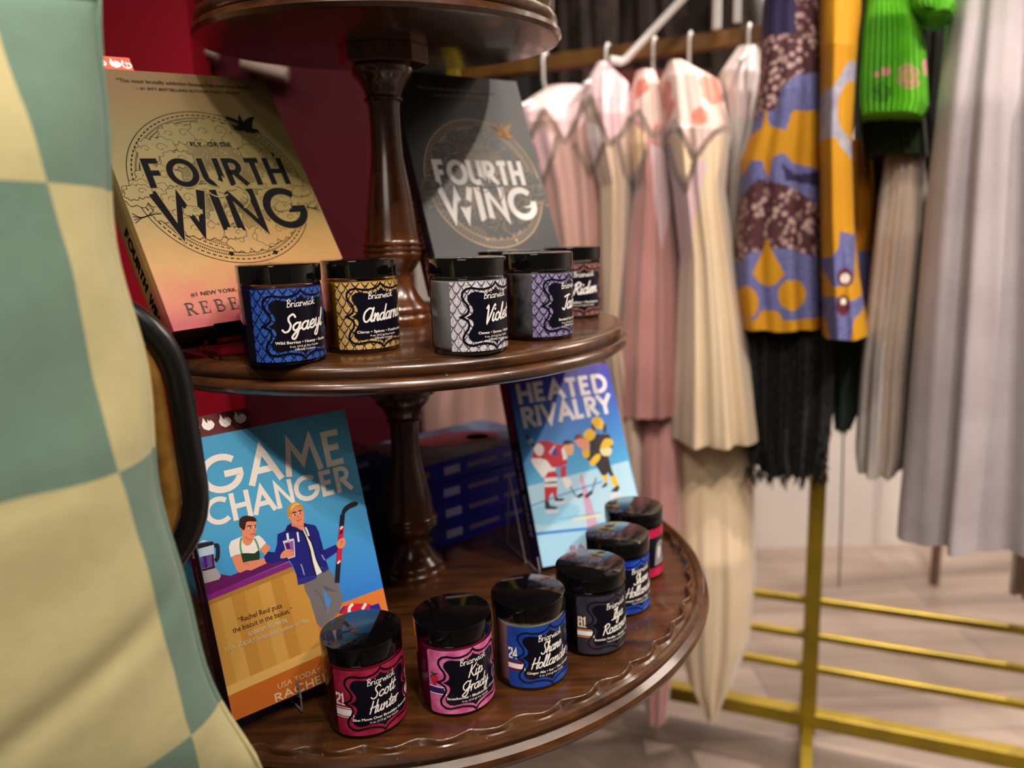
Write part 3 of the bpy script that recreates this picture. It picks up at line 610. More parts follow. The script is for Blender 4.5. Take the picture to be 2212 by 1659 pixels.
# --- blue paperback with two figures at a counter
SKY = bpy.data.materials.new('sky_cover'); SKY.use_nodes = True
vgrad(SKY, [(.25, '#2f74cc'), (.5, '#4296d4'), (.72, '#52a6d2'), (1, '#4e9fca')], scale=.2184, rough=.3, noise=.02)
a = Art(clip=(.1, .1, 142.4, 218.2)); C_ = lambda *p: [cv('game', 470 + x / 8.295, 1070 + y / 8.295) for x, y in p]
D_ = lambda *p: [cv('game', 600 + x / 5.925, 1080 + y / 5.925) for x, y in p]
E_ = lambda *p: [cv('game', 400 + x / 11.06, 1150 + y / 11.06) for x, y in p]
I = ink
a.z = 1; a.rect(0, 0, 143, 57, I('#cf7432')); a.z += 1
a.poly([(0, 94), (67, 99.5), (76, 82), (80, 28), (0, 20)], I('#c38f3e')); a.z += .5        # counter front
for i in range(7): a.poly([(10.6 * i - 4, 96), (10.6 * i + 6, 96.6), (10.6 * i + 8, 27), (10.6 * i - 2, 26)], I(('#c38f3e', '#cb9a4a', '#b98436')[i % 3]))
a.z += .5; a.poly([(0, 94.3), (68, 99.6), (69, 95.5), (0, 90.6)], I('#a87a32')); a.poly([(0, 27), (80, 30), (82, 22.5), (0, 19.6)], I('#d3a75c')); a.poly([(0, 19.8), (82, 22.6), (143, 20), (143, 0), (0, 0)], I('#b8611e')); a.z += .5
a.poly(E_((440, 1220), (840, 1000), (1075, 1035), (1327, 940)) + C_((520, 1340), (860, 1210), (1260, 1130), (1285, 1175)) + [(0, 98.5)], I('#62105c')); a.z += .5
a.poly([(-.5, 98.6), (67, 104), (69, 99.6), (-.5, 94.2)], I('#82207c')); a.z += 1
SKIN, SKIN2 = I('#e08a68'), I('#c26c50')
# server: arms, shirt, apron, head
a.poly(C_((250, 1090), (420, 1060), (470, 1200), (560, 1180), (840, 1120), (880, 1215), (600, 1345), (520, 1335), (400, 1390), (345, 1350), (290, 1230)), SKIN)
a.poly(C_((860, 860), (955, 935), (850, 1070), (760, 980)), SKIN); a.z += .4
a.poly(C_((210, 1000), (200, 920), (240, 820), (330, 780), (430, 740), (660, 740), (740, 715), (800, 770), (868, 850), (755, 970), (750, 1060), (640, 1060), (410, 1055), (330, 1065), (235, 1110)), I('#e9e4e0')); a.z += .4
a.poly(C_((440, 740), (430, 780), (460, 860), (520, 905), (580, 890), (620, 840), (640, 770), (640, 700)), SKIN); a.z += .3
a.poly(C_((415, 1040), (520, 1035), (660, 1040), (745, 970), (755, 1060), (750, 1150), (560, 1180), (455, 1205)), I('#1c3a22'))
a.stroke(C_((425, 760), (408, 860), (412, 960), (432, 1040)), 1.5, I('#58a06c'), smooth=4); a.stroke(C_((655, 770), (700, 850), (740, 970)), 1.5, I('#58a06c'), smooth=4); a.z += .4
a.poly(catmull(C_((440, 640), (400, 600), (420, 570), (480, 560), (500, 470), (600, 460), (680, 470), (690, 560), (692, 640), (665, 700), (650, 770), (600, 790), (520, 760), (440, 720)), 3, True), SKIN); a.z += .4
a.poly(catmull(C_((470, 625), (400, 570), (385, 500), (400, 420), (470, 370), (580, 370), (670, 400), (695, 460), (640, 470), (560, 465), (510, 490), (500, 560)), 3, True), I('#341a16')); a.z += .4
for q in (((530, 560), (575, 545), (610, 552)), ((655, 545), (685, 535))): a.stroke(C_(*q), .9, I('#2a1512'))
for q in ((575, 580), (665, 575)): a.disc(*C_(q)[0], 1.1, I('#efe6e0'), .8); a.z += .2; a.disc(*C_((q[0] + 6, q[1]))[0], .7, I('#1a0f10'), n=10); a.z -= .2
a.stroke(C_((590, 695), (640, 698), (670, 685)), .8, I('#a8503c')); a.stroke(C_((640, 590), (668, 640), (640, 655)), .6, SKIN2); a.stroke(C_((480, 745), (560, 790), (620, 795)), .8, SKIN2); a.stroke(C_((470, 1240), (520, 1215), (560, 1250)), .6, SKIN2)
a.z += 1
# customer: trousers, jacket, shirt, arm, head
G1_, G2_ = I('#6e6a6c'), I('#5a5658')
a.poly(D_((330, 1070), (430, 1020), (570, 930), (650, 880), (720, 980), (780, 1090), (830, 1230), (825, 1300), (780, 1440), (720, 1500), (640, 1560), (560, 1640), (500, 1580), (460, 1420), (420, 1290), (350, 1160)), G1_); a.z += .3
a.poly(D_((580, 1130), (680, 1280), (660, 1360), (630, 1470), (622, 1380), (600, 1260)), I('#3f86d0')); a.poly(D_((618, 1370), (645, 1355), (630, 1470)), I('#cf7432'))
a.poly(D_((570, 1100), (600, 1150), (690, 1170), (760, 1170), (700, 1140), (620, 1110)), G2_); a.stroke(D_((470, 1150), (560, 1250), (610, 1400)), .8, G2_, smooth=3); a.z += .4
NAVY, NAVY2, NAVY3 = I('#1a1c78'), I('#12124e'), I('#2c2c86')
a.poly(D_((-6, 440), (90, 395), (120, 330), (170, 295), (330, 295), (480, 325), (520, 400), (560, 540), (585, 640), (745, 570), (775, 650), (610, 765), (655, 880), (600, 930), (560, 850), (495, 960), (480, 1010), (330, 1070), (260, 1090), (235, 950), (190, 830), (150, 770), (0, 790), (-40, 760), (-45, 690), (-10, 560)), NAVY); a.z += .4
a.poly(D_((255, 1010), (480, 960), (492, 1000), (330, 1060), (262, 1088)), NAVY3); a.poly(D_((562, 880), (640, 845), (655, 880), (600, 930)), NAVY3)
a.poly(C_((830, 1100), (900, 1010), (1050, 1020), (1130, 1080), (1130, 1170), (1000, 1220), (860, 1200)), NAVY)
a.poly(D_((320, 380), (335, 370), (430, 540), (490, 770), (570, 920), (495, 965), (455, 850), (420, 640)), I('#e9e4e0')); a.z += .3
a.stroke(D_((270, 390), (330, 430), (400, 620), (440, 800), (490, 980)), 1.5, I('#141428'), smooth=4); a.stroke(D_((335, 345), (390, 470), (440, 560), (500, 770), (580, 930)), 1.3, I('#141428'), smooth=4)
a.poly(D_((95, 390), (125, 330), (175, 300), (180, 345), (250, 370), (310, 405), (200, 405)), NAVY2); a.poly(D_((322, 300), (372, 318), (400, 420), (385, 440), (330, 360)), NAVY2); a.z += .3
for q in (((250, 410), (258, 470), (268, 535)), ((350, 350), (375, 395), (395, 460))): a.stroke(D_(*q), 1.5, I('#e9e4e0'), smooth=3)
a.stroke(D_((295, 820), (320, 890), (338, 960)), .9, I('#a09cc0'), smooth=3); a.stroke(D_((560, 700), (600, 770)), .9, I('#a09cc0')); a.stroke(D_((560, 540), (540, 640), (600, 690)), .8, NAVY2, smooth=3); a.z += .4
a.poly(catmull(D_((150, 250), (130, 220), (165, 190), (180, 110), (260, 80), (315, 110), (335, 190), (330, 300), (335, 370), (300, 385), (240, 350), (175, 330), (180, 280)), 3, True), SKIN); a.z += .4
a.poly(catmull(D_((140, 215), (115, 180), (120, 110), (160, 55), (235, 25), (300, 55), (325, 110), (320, 150), (300, 130), (290, 95), (220, 95), (185, 140), (165, 200)), 3, True), I('#c08a3c')); a.z += .3
a.poly(catmull(D_((160, 150), (170, 80), (230, 35), (280, 60), (230, 75), (190, 110)), 3, True), I('#e2b45c'))
for q in (((185, 168), (215, 155), (235, 158)), ((262, 148), (285, 135), (302, 140))): a.stroke(D_(*q), 1.1, I('#3a2014'))
for q in ((212, 190), (280, 170)): a.disc(*D_(q)[0], 1.3, I('#efe6e0'), .8); a.z += .2; a.disc(*D_((q[0] + 4, q[1]))[0], .8, I('#1a0f10'), n=10); a.z -= .2
a.stroke(D_((235, 265), (270, 262), (298, 240)), .8, I('#a8503c'), smooth=3); a.stroke(D_((255, 190), (262, 225), (245, 232)), .6, SKIN2); a.stroke(D_((185, 310), (250, 345), (320, 330)), .7, SKIN2); a.z += .5
CUP = I('#4a1058')
a.poly(D_((80, 545), (205, 515), (218, 720), (135, 748)), I('#8a5aa0')); a.z += .2; a.poly(D_((85, 560), (140, 550), (165, 640), (195, 700), (185, 735), (140, 740)), CUP); a.z += .2
a.stroke(D_((65, 540), (205, 505)), 1.8, I('#d8d4e4')); a.stroke(D_((78, 545), (135, 748), (216, 722), (204, 510)), .8, I('#d8d4e4')); a.stroke(D_((120, 425), (135, 540)), 1.8, I('#e9e4f0')); a.z += .3
a.poly(catmull(D_((40, 750), (35, 700), (90, 640), (150, 630), (195, 650), (205, 690), (200, 720), (160, 735), (120, 735)), 3, True), SKIN); a.z += .3
a.stroke(D_((150, 655), (195, 665)), .6, SKIN2); a.stroke(D_((150, 690), (200, 695)), .6, SKIN2); a.z += .5
# stick
a.stroke(D_((826, 190), (815, 330), (800, 480), (790, 620), (775, 800), (756, 1060)), 4.4, I('#1c1a22')); a.z += .3
a.stroke(D_((816, 340), (797, 600), (780, 800)), 4.4, I('#c01c40')); a.z += .2
for q in (((798, 372), (832, 335)), ((762, 815), (796, 775))): a.stroke(D_(*q), 1.5, I('#e9e4e0'))
for q in (((795, 440), (825, 405)), ((795, 420), (825, 385))): a.stroke(D_(*q), 1.1, I('#1c1a22'))
a.poly(catmull(D_((808, 230), (820, 140), (860, 80), (940, 30), (1000, 20), (1025, 50), (1000, 78), (920, 110), (860, 170), (840, 240)), 3, True), I('#201c22'), ); a.z += .3
a.poly(catmull(D_((750, 560), (790, 500), (850, 490), (866, 540), (850, 600), (800, 620), (770, 610)), 3, True), SKIN); a.stroke(D_((800, 540), (820, 530), (805, 580)), .7, SKIN2); a.z += .5
# bag and blender
a.poly(catmull(D_((790, 1450), (810, 1400), (880, 1350), (960, 1330), (1100, 1325), (1190, 1340), (1200, 1420), (1000, 1440)), 3, True), I('#c01c34')); a.z += .3
for q in (((960, 1330), (915, 1380), (915, 1440)), ((1125, 1325), (1080, 1400))): a.stroke(D_(*q), 2.6, I('#e9dcd8'), smooth=3)
a.poly(D_((790, 1450), (800, 1410), (850, 1350), (860, 1365), (820, 1420), (800, 1455)), I('#2a2284')); a.poly(D_((1170, 1360), (1290, 1320), (1320, 1400), (1180, 1420)), I('#2a2284')); a.z += .3
a.poly(E_((300, 400), (680, 295), (712, 800), (400, 880)), I('#b8cfe0')); a.poly(E_((340, 590), (680, 515), (705, 800), (400, 870)), I('#6a2ca0')); a.z += .3; a.poly(E_((425, 570), (500, 555), (530, 840), (470, 855)), I('#3c1080')); a.poly(E_((620, 530), (680, 515), (705, 800), (650, 815)), I('#4c1058')); a.z += .3
a.poly(E_((280, 280), (640, 215), (680, 240), (680, 290), (300, 395)), I('#241c20')); a.stroke(E_((690, 320), (760, 310), (780, 400), (770, 600), (710, 680)), 3, I('#182028'), smooth=4); a.poly(E_((395, 880), (705, 800), (710, 850), (430, 930)), I('#241420'))
a.poly(catmull(E_((330, 250), (430, 190), (530, 205)), 4) , I('#e8e4e8')); a.z += .3
a.poly(E_((405, 930), (720, 850), (800, 930), (850, 1040), (810, 1120), (445, 1225)), I('#a8a0a4')); a.z += 1
TW = I('#ece4dc'); 
zs = a.z; a.z = 1.6; a.sans('GAME', 12.5, 134.5, 171.8, 31, 5.2, TW, gap=.26); a.z += .4
a.sans('CHANGER', 10.5, 134.5, 148.2, 22, 3.9, TW, gap=.2); a.z = zs + .5
TD = I('#2a1a12'); TL_ = I('#e4d2ac')
a.text('“Rachel Reid puts', 36, 70.6, 4.2, TD, width=35); a.text('the biscuit in the basket.”', 37, 64.3, 4.2, TD, width=48); a.text('–SARINA BOWEN,', 38.5, 57.8, 3.8, TL_, width=34, bold=.12); a.text('USA TODAY bestselling author of Him', 38.5, 52.0, 3.8, TL_, width=67, bold=.1)
TO = I('#d8b890'); a.text('USA TODAY Bestselling', 70, 9.8, 4.4, TO, width=66, shear=.15); a.sans('RACHEL', 33, 79, .8, 6.6, 1.3, TO, gap=.26)
sp_ = Art(clip=(0, -12.4, 218, 12.4)); SPN = mat('navy_spine', '#0c0a20', .35)
sp_.sans('GAME CHANGER', 12, 92, -4, 8, 1.6, I('#c8c0cc')); pk = I('#8c3460')
sp_.disc(124, 0, 3, pk); sp_.z += .3; sp_.stroke([(98, 0), (122, 2)], 1.1, I('#c8a8b8')); sp_.stroke([(124, -5.5), (124, 5.5)], 5, I('#6c2248')); sp_.z += .3; sp_.circ(124, 0, 4.6, .8, pk, n=20, ry=5.6); sp_.poly([(127, -5), (127, 5), (158, 3.4), (158, -3.4)], I('#54103c')); sp_.stroke([(127, -5), (158, -3.4), (158, 3.4), (127, 5)], .7, pk)
sp_.stroke(arc(80, 3, 4, 2.5, 0, 300, 10), .9, I('#a88cb0'))
book('game', .1425, .2184, .027, a, sp_, SKY, PAGE, SKY, 'light blue paperback showing two men at a counter, left on the lower tier', hard=False, spine_m=SPN)
# --- blue paperback with two hockey players
ICE = bpy.data.materials.new('ice_cover'); ICE.use_nodes = True
HW, HH = .1405, .231
vgrad(ICE, [(.45, '#4fa6d6'), (.62, '#3f84cc'), (.78, '#2f62bc'), (.93, '#3430a8'), (1, '#362aa0')], scale=HH, rough=.35, noise=.02)
a = Art(clip=(.1, .1, HW * 1000 - .1, HH * 1000 - .1)); H_ = lambda *p: [cv('heated', 1120 + x / 6.9125, 890 + y / 6.9125) for x, y in p]
Q_ = lambda *p: [cv('heated', 1060 + x / 3.317, 760 + y / 3.317) for x, y in p]
a.z = 1; a.poly([(-2, 0), (142, 0)] + Q_((985, 780), (260, 965)), I('#a9cfe4')); a.z += .3
a.poly(Q_((330, 1320), (690, 1275), (1100, 1230)) + [(150, -2), (-2, -2)], I('#9ccbe6')); a.disc(*Q_((450, 1160))[0], 34, I('#8cc4e2'), 12); a.z += .3
a.stroke(Q_((290, 1105), (480, 1035), (800, 930)), 2.4, I('#6aa2d4'), smooth=4); a.stroke(Q_((325, 1305), (690, 1268), (1000, 1245)), 3.4, I('#3a82cc'), smooth=4); a.stroke(Q_((645, 880), (700, 1100), (740, 1300)), 4, I('#c09cb8'), w1=16); a.z += .5
RED_, WHT, BK_, YEL = I('#bc1c34'), I('#e6dfe0'), I('#2a2228'), I('#e2b42c')
a.stroke(H_((110, 350), (180, 440), (260, 540)), 2.6, BK_); a.disc(*H_((178, 437))[0], 3.4, I('#b8c4d4')); a.z += .3
a.poly(catmull(H_((205, 690), (200, 760), (300, 900), (375, 985), (440, 920), (520, 890), (560, 850), (480, 760), (380, 680)), 3, True), WHT); a.z += .2
a.poly(H_((200, 660), (240, 500), (320, 430), (430, 430), (560, 480), (680, 490), (720, 560), (730, 770), (620, 820), (500, 830), (420, 720), (330, 690), (215, 690)), RED_); a.z += .2
a.poly(catmull(H_((230, 540), (300, 470), (370, 520), (375, 600), (320, 660), (250, 610)), 3, True), WHT); a.poly(H_((480, 640), (540, 540), (580, 530), (580, 650)), I('#3c2c90')); a.poly(H_((450, 600), (530, 490), (560, 510), (480, 640)), I('#d8a8b0'))
a.poly(H_((640, 560), (680, 510), (720, 640), (730, 700), (670, 720)), WHT); a.z += .2
a.poly(catmull(H_((690, 490), (810, 470), (825, 560), (800, 640), (730, 640), (690, 570)), 3, True), I('#e0a878')); a.poly(catmull(H_((660, 480), (690, 425), (760, 425), (820, 460), (740, 490)), 3, True), I('#1a1418'))
a.poly(H_((630, 820), (715, 800), (710, 960), (650, 980), (625, 960)), RED_); a.poly(catmull(H_((660, 980), (770, 1000), (790, 1090), (740, 1140), (690, 1110)), 3, True), WHT); a.z += .2
a.poly(H_((385, 980), (440, 900), (540, 880), (590, 930), (580, 980)), RED_); a.poly(H_((385, 985), (580, 970), (575, 1120), (390, 1120)), WHT); a.stroke(H_((385, 1065), (575, 1045)), 2.6, I('#2c2c7c')); a.poly(H_((385, 1120), (580, 1110), (570, 1270), (530, 1280), (510, 1200), (470, 1240), (450, 1330), (395, 1330)), RED_)
a.poly(H_((390, 1320), (450, 1320), (470, 1400), (590, 1420), (560, 1450), (400, 1450)), BK_); a.poly(H_((535, 1270), (570, 1270), (590, 1290), (690, 1290), (660, 1330), (540, 1330)), BK_); a.z += .2
a.stroke(H_((405, 1490), (600, 1480)), 3.4, I('#d8ccd8')); a.stroke(H_((545, 1370), (700, 1350)), 3, I('#d8ccd8')); a.stroke(H_((770, 1110), (860, 1260), (940, 1235)), 1.6, I('#4c5868')); a.stroke(H_((880, 1270), (960, 1225)), 4, BK_); a.stroke(H_((1160, 980), (1100, 1180), (1010, 1260)), 1.6, I('#4c5868')); a.stroke(H_((1000, 1270), (1100, 1190)), 4, BK_); a.z += .3
a.poly(H_((1060, 430), (1150, 330), (1350, 330), (1400, 440), (1400, 540), (1340, 660), (1390, 860), (1430, 960), (1380, 970), (1330, 900), (1310, 960), (1250, 950), (1150, 790), (1040, 720), (1000, 660), (1070, 560)), BK_); a.z += .2
a.poly(catmull(H_((970, 320), (1060, 250), (1150, 310), (1130, 390), (1050, 440), (980, 400)), 3, True), YEL); a.poly(catmull(H_((1230, 500), (1290, 400), (1390, 410), (1410, 480), (1320, 530), (1230, 550)), 3, True), YEL); a.poly(catmull(H_((1220, 550), (1380, 530), (1370, 640), (1260, 650)), 3, True), I('#e0d2a4'))
a.poly(catmull(H_((960, 570), (1050, 550), (1060, 660), (1000, 690), (955, 640)), 3, True), YEL); a.poly(catmull(H_((1060, 740), (1150, 640), (1220, 630), (1210, 710), (1120, 800), (1070, 790)), 3, True), YEL)
a.poly(catmull(H_((1090, 180), (1100, 100), (1190, 75), (1260, 130), (1270, 230), (1200, 260), (1130, 220)), 3, True), YEL); a.poly(H_((1080, 170), (1120, 180), (1150, 270), (1110, 280)), BK_); a.poly(H_((1260, 180), (1310, 190), (1310, 300), (1270, 320)), BK_)
a.poly(catmull(H_((840, 400), (930, 350), (1020, 420), (1060, 480), (1040, 560), (940, 550), (860, 480)), 3, True), I('#e0937c')); a.poly(catmull(H_((830, 390), (870, 330), (940, 345), (970, 400), (900, 395), (850, 420)), 3, True), I('#6a342c'))
a.poly(H_((1250, 950), (1330, 940), (1330, 1050), (1280, 1040)), YEL); a.poly(H_((1380, 960), (1450, 950), (1490, 1080), (1450, 1130), (1390, 1060)), YEL); a.poly(H_((1230, 1130), (1300, 1050), (1335, 1070), (1300, 1120)), BK_); a.poly(H_((1370, 1190), (1480, 1080), (1510, 1130), (1480, 1190)), BK_); a.stroke(H_((1370, 1260), (1520, 1210)), 3.4, I('#d8ccd8')); a.z += .3
HT = I('#e4dce0'); p0, p1 = cv('heated', 1060 + 175 / 3.317, 760 + 365 / 3.317), cv('heated', 1060 + 835 / 3.317, 760 + 250 / 3.317)
def slant_line(st, x0, x1, y, h, w, sl):
    b = Art(); b.sans(st, x0, x1, 0, h, w, HT, gap=.26)
    z0 = a.z
    for pts, m, z in b.t: a.z = z0 + z; a.tri([(px, y + py + (px - x0) * sl) for px, py in pts], m)
slant_line('HEATED', 8, 133, 188.5, 25, 5.4, .045); a.z += .3; slant_line('RIVALRY', 8.5, 133, 159, 25.5, 5.4, .065)
a.stroke(Q_((490, 1197), (600, 1180), (790, 1150)), 1.1, I('#7aa0b4')); a.stroke(Q_((600, 1205), (790, 1170)), 2.2, I('#d8d6a0'))
a.text('RACHEL', 66, 10.5, 8, I('#c878a0'), width=56, bold=.5)
sp_ = Art(); sp_.sans('RACHEL REID', 10, 84, -3.4, 7, 1.6, I('#b07830')); sp_.sans('HEATED RIVALRY', 96, 196, -3.6, 7.2, 1.7, I('#b8aed0'))
book('heated', HW, HH, .026, a, sp_, ICE, PAGE, ICE, 'blue paperback showing two hockey players facing off, standing behind the lower-tier jars', hard=False, spine_m=mat('indigo_spine', '#120c40', .35))
# --- cards tucked behind the covers
def flame(a, x, y, s, m, hollow=None):
    P_ = [(-.1, -1), (-.75, -.6), (-.95, 0), (-.75, .5), (-.55, 1.1), (-.3, .45), (-.05, .15), (.05, .75), (.3, .3), (.4, .6), (.8, .2), (.95, -.25), (.6, -.75)]
    a.poly([(x + u * s, y + v * s) for u, v in P_], m)
    if hollow: a.z += .3; a.poly([(x + u * s * .62, y - .12 * s + v * s * .62) for u, v in P_], hollow); a.z += .2; a.stroke([(x, y - .8 * s), (x + .05 * s, y)], s * .16, m); a.z -= .5
def card(key, x0, x1, y0, y1, col, fl, label):
    a = Art(); a.z = 1
    for x, y, s, h in fl: flame(a, x, y, s, WHITE, h)
    mb = MB(); mb.box((x0, y0, -.0045), (x1, y1, -.0040), col); a.into(mb, lambda u, v, z: (u, v, -.0040 + .00005 + z), dz=.00004)
    tag(mb.build('rating_card', mw=BK[key]), label, 'card', 'flame rating cards behind the books')
CO = mat('card_coral', '#d8543c', .5)
card('gold', .002, .0490, .2516, .2695, CO, ((35.5, 262.3, 5.0, None), (44.6, 261.8, 4.8, CO), (24, 262.5, 5, None), (12, 262.5, 5, None)), 'coral card with two flame icons sticking up behind the golden book')
CM = mat('card_maroon', '#5a1a1e', .5)
card('game', .004, .0605, .218, .2352, CM, ((16.5, 227.5, 5.2, None), (28, 228, 5.2, None), (41.5, 228, 5.2, None), (53.6, 228.6, 5.2, None)), 'maroon card with four white flame icons behind the light blue paperback')
# --- stacked paperbacks behind the lower post
TEAL = mat('teal_pages', '#2a7c9c', .7, noise=(400, '#1c5c78', 2)); SB = mat('stack_blue', '#2a28a4', .35); SB2 = mat('stack_blue_dark', '#1a1868', .35); GREYB = mat('stack_cover', '#5a6c88', .4, noise=(18, '#3a3450', 3)); PURP = mat('stack_purple', '#5a2a58', .4, noise=(30, '#2a1a60', 4))
def stack(x, y, yaw, n, t, jit, spine, top, grp, words):
    for i in range(n):
        y_ = yaw + jit[i][0]; dx = jit[i][1]
        # spine faces the viewer: local X runs along the cover depth
        ex = V((cos(rad(y_)), sin(rad(y_)), 0)); ey = V((-sin(rad(y_)), cos(rad(y_)), 0))
        m = M.Identity(4); px, py = x + ex.x * dx, y + ex.y * dx; zz = .7376 + .01666 * (px - AX) + .00651 * (py - AY) + .0006 + i * (t + .0004)
        for k in range(3): m[k][0], m[k][1], m[k][2] = ey[k], -ex[k], (0, 0, 1)[k]
        m[0][3], m[1][3], m[2][3] = px, py, zz + t
        m = m @ M.Translation((0, -.205, 0))
        s_ = Art()
        s_.disc(9, 1, 4, I('#a08c50'), n=14); s_.rect(34, -5, 58, 5, I('#b8b0dc')); s_.rect(70, -3, 118, 3, I('#8c78a0')); s_.rect(128, -3, 190, 3, I('#8c78a0'))
        tp = Art(); tp.z = 1
        if i == n - 1: tp.poly(catmull([(30, 60), (70, 40), (110, 90), (100, 150), (50, 140)], 4, True), I('#6a2430')); tp.disc(60, 70, 16, I('#94605c'))
        book(m, .134, .205, t, tp, s_, top if i == n - 1 else SB2, TEAL, SB2, words[i], grp, hard=False, spine_m=spine)
stack(-.1135, .8415, 39.7, 4, .0265, [(0, 0), (.6, .001), (-.5, -.001), (1.5, .002)], SB, GREYB, 'paperbacks stacked behind the lower post', ['blue paperback at the bottom of the stack behind the lower post', 'blue paperback second from the bottom of the stack behind the lower post', 'blue paperback third from the bottom of the stack behind the lower post', 'greyish-covered paperback on top of the stack behind the lower post'])
stack(-.315, .709, 39.7, 5, .0265, [(0, 0), (-1, -.012), (1, -.006), (0, -.002), (1, .0)], SB2, PURP, 'paperbacks stacked left of the lower post', ['dark blue paperback at the bottom of the stack left of the lower post', 'dark blue paperback second from the bottom of the stack left of the lower post', 'dark blue paperback in the middle of the stack left of the lower post', 'dark blue paperback second from the top of the stack left of the lower post', 'dark blue paperback with purple cover on top of the stack left of the lower post'])
# --- easels
WIRE = mat('easel_wire', '#8a8084', .4, metal=.4); ACR = clear('acrylic', '#f4ecf0', .03)
def wire_easel(key, xs, drop, lean_len, foot, label):
    r = empty('wire_easel', BK[key], label, 'easel', 'wire book easels on the lower tier'); mi = BK[key].inverted(); T = .030
    for x in xs:
        mb = MB(); p0 = V((x, .022, .003)); g = BK[key] @ V((x, -.002, -T)); g.z = .7372 + .01666 * (g.x - AX) + .00651 * (g.y - AY) + .0022
        h = BK[key] @ V((x, -.002, .004)); hz = V((h.x, h.y, g.z)); bk = BK[key] @ V((x, lean_len, -T - .003)); bf = V((bk.x, bk.y, g.z)) + (g - hz) * .5
        mb.tube([V((x, .012, .0045)), V((x, -.0022, .0045)), V((x, -.0022, -T - .002)), V((x, lean_len, -T - .003))], (.0009), WIRE, 8); mb.build('ledge_wire', r)
        mb = MB(); mb.tube([mi @ (hz + V((0, 0, 0))), mi @ bf, V((x, lean_len, -T - .004))], (.0009), WIRE, 8); mb.build('leg_wire', r)
        mb = MB(); mb.tube([V((x, -.0022, .0045)), mi @ hz], (.0009), WIRE, 8); mb.build('front_wire', r)
    return r
wire_easel('game', (.052, .108), .02, .11, 0, 'thin wire easel holding up the light blue paperback at the left')
wire_easel('heated', (-.006, .085), .02, .11, 0, 'thin wire easel holding up the hockey paperback')
def acrylic(key, x0, x1, label):
    r = empty('acrylic_easel', BK[key], label, 'easel', 'clear easels on the middle tier'); mi = BK[key].inverted(); T = .0385
    def zt(p): return 1.0222 - .00745 * (p.x - AX) + .02525 * (p.y - AY) + .0004
    mb = MB(); mb.box((x0, -.0036, -T), (x1, -.0006, .004), ACR); mb.build('ledge', r)
    mb = MB(); mb.box((x0, -.0036, -T - .003), (x1, .13, -T), ACR); mb.build('backrest', r)
    for x in (x0, x1 - .003):
        mb = MB(); a_ = BK[key] @ V((x, -.0038, .004)); b_ = BK[key] @ V((x, .12, -T - .003)); c_ = V((a_.x, a_.y, zt(a_))); d_ = BK[key] @ V((x, -.0038, -T)); e_ = V((b_.x, b_.y, zt(b_)))
        f_ = BK[key] @ V((x, -.0038, -T - .003))
        P_ = [mi @ q for q in (a_, c_, e_, b_, f_)]; n = len(P_)
        mb.add(P_ + [p + V((.003, 0, 0)) for p in P_], [list(range(n)), list(range(2 * n - 1, n - 1, -1))] + [(i, i + n, (i + 1) % n + n, (i + 1) % n) for i in range(n)], ACR); mb.build('side_panel', r)
acrylic('gold', .03, .10, 'clear acrylic easel under the golden book')
acrylic('black', .05, .12, 'clear acrylic easel under the black book')
#PART4
# ------------------------------------------------------------------ cushion and chair
SAGE = mat('sage_cloth', '#84a58e', .9, sheen=.3, noise=(40, '#7c9d88', 5), bump=(1400, .25, .0006)); CREAM = mat('cream_cloth', '#d8cf96', .9, sheen=.3, noise=(40, '#cfc68f', 5), bump=(1400, .25, .0006))
PT, PB = aty(226, -4, .405), aty(548, 1668, .395)
PY = (PT - PB).normalized(); PYAW = rad(38)
PX = V((cos(PYAW), sin(PYAW), 0)); PX = (PX - PY * PX.dot(PY)).normalized(); PZ = PX.cross(PY)
PW = .46; PH = (PT - PB).length
cm = M.Identity(4)
PC = PB + PY * PH / 2 - PX * PW / 2
for k in range(3): cm[k][0], cm[k][1], cm[k][2], cm[k][3] = PX[k], PY[k], PZ[k], PC[k]
ci = cm.inverted()
N_ = 120
def pillow_pt(u, v, sgn):
    # u, v in -1..1 ; pinched corners, plump middle, soft creases
    e = (max(0, 1 - abs(u) ** 2.6) ** .62) * (max(0, 1 - abs(v) ** 2.6) ** .62)
    x = u * PW / 2 * (1 - .09 * (1 - v * v) * (abs(u) ** 4)); y = v * PH / 2 * (1 - .05 * (1 - u * u) * abs(v) ** 4)
    cr = .004 * sin(9 * v + 3 * u) * abs(u) ** 3 + .003 * sin(17 * v - 5 * u) * abs(u) ** 2
    q = (v + .45 - .35 * (u - .8)); cr -= .012 * math.exp(-(q / .045) ** 2) * max(0, u - .2); q2 = v + .06; cr -= .006 * math.exp(-(q2 / .04) ** 2) * max(0, u - .4)
    return V((x + (sin(11 * v) * .002 + .003 * sin(5 * v + 1)) * (abs(u) ** 6), y, sgn * (.070 * e + cr * e)))
def pil(px, py):     # where on the cloth a seam crossing lies
    best = None
    for i in range(121):
        for j in range(161):
            p = pillow_pt(-.6 + 1.6 * i / 120, -1 + 2 * j / 160, 1); q = proj(cm @ p); d = hypot(q[0] - px, q[1] - py)
            if best is None or d < best[0]: best = (d, p.x, p.y)
    return best[1], best[2]
cush = empty('cushion', cm, 'sage green and cream checkered cushion leaning on the black chair back', 'cushion')
mb = MB(); vs = []; fs = []; ms = []
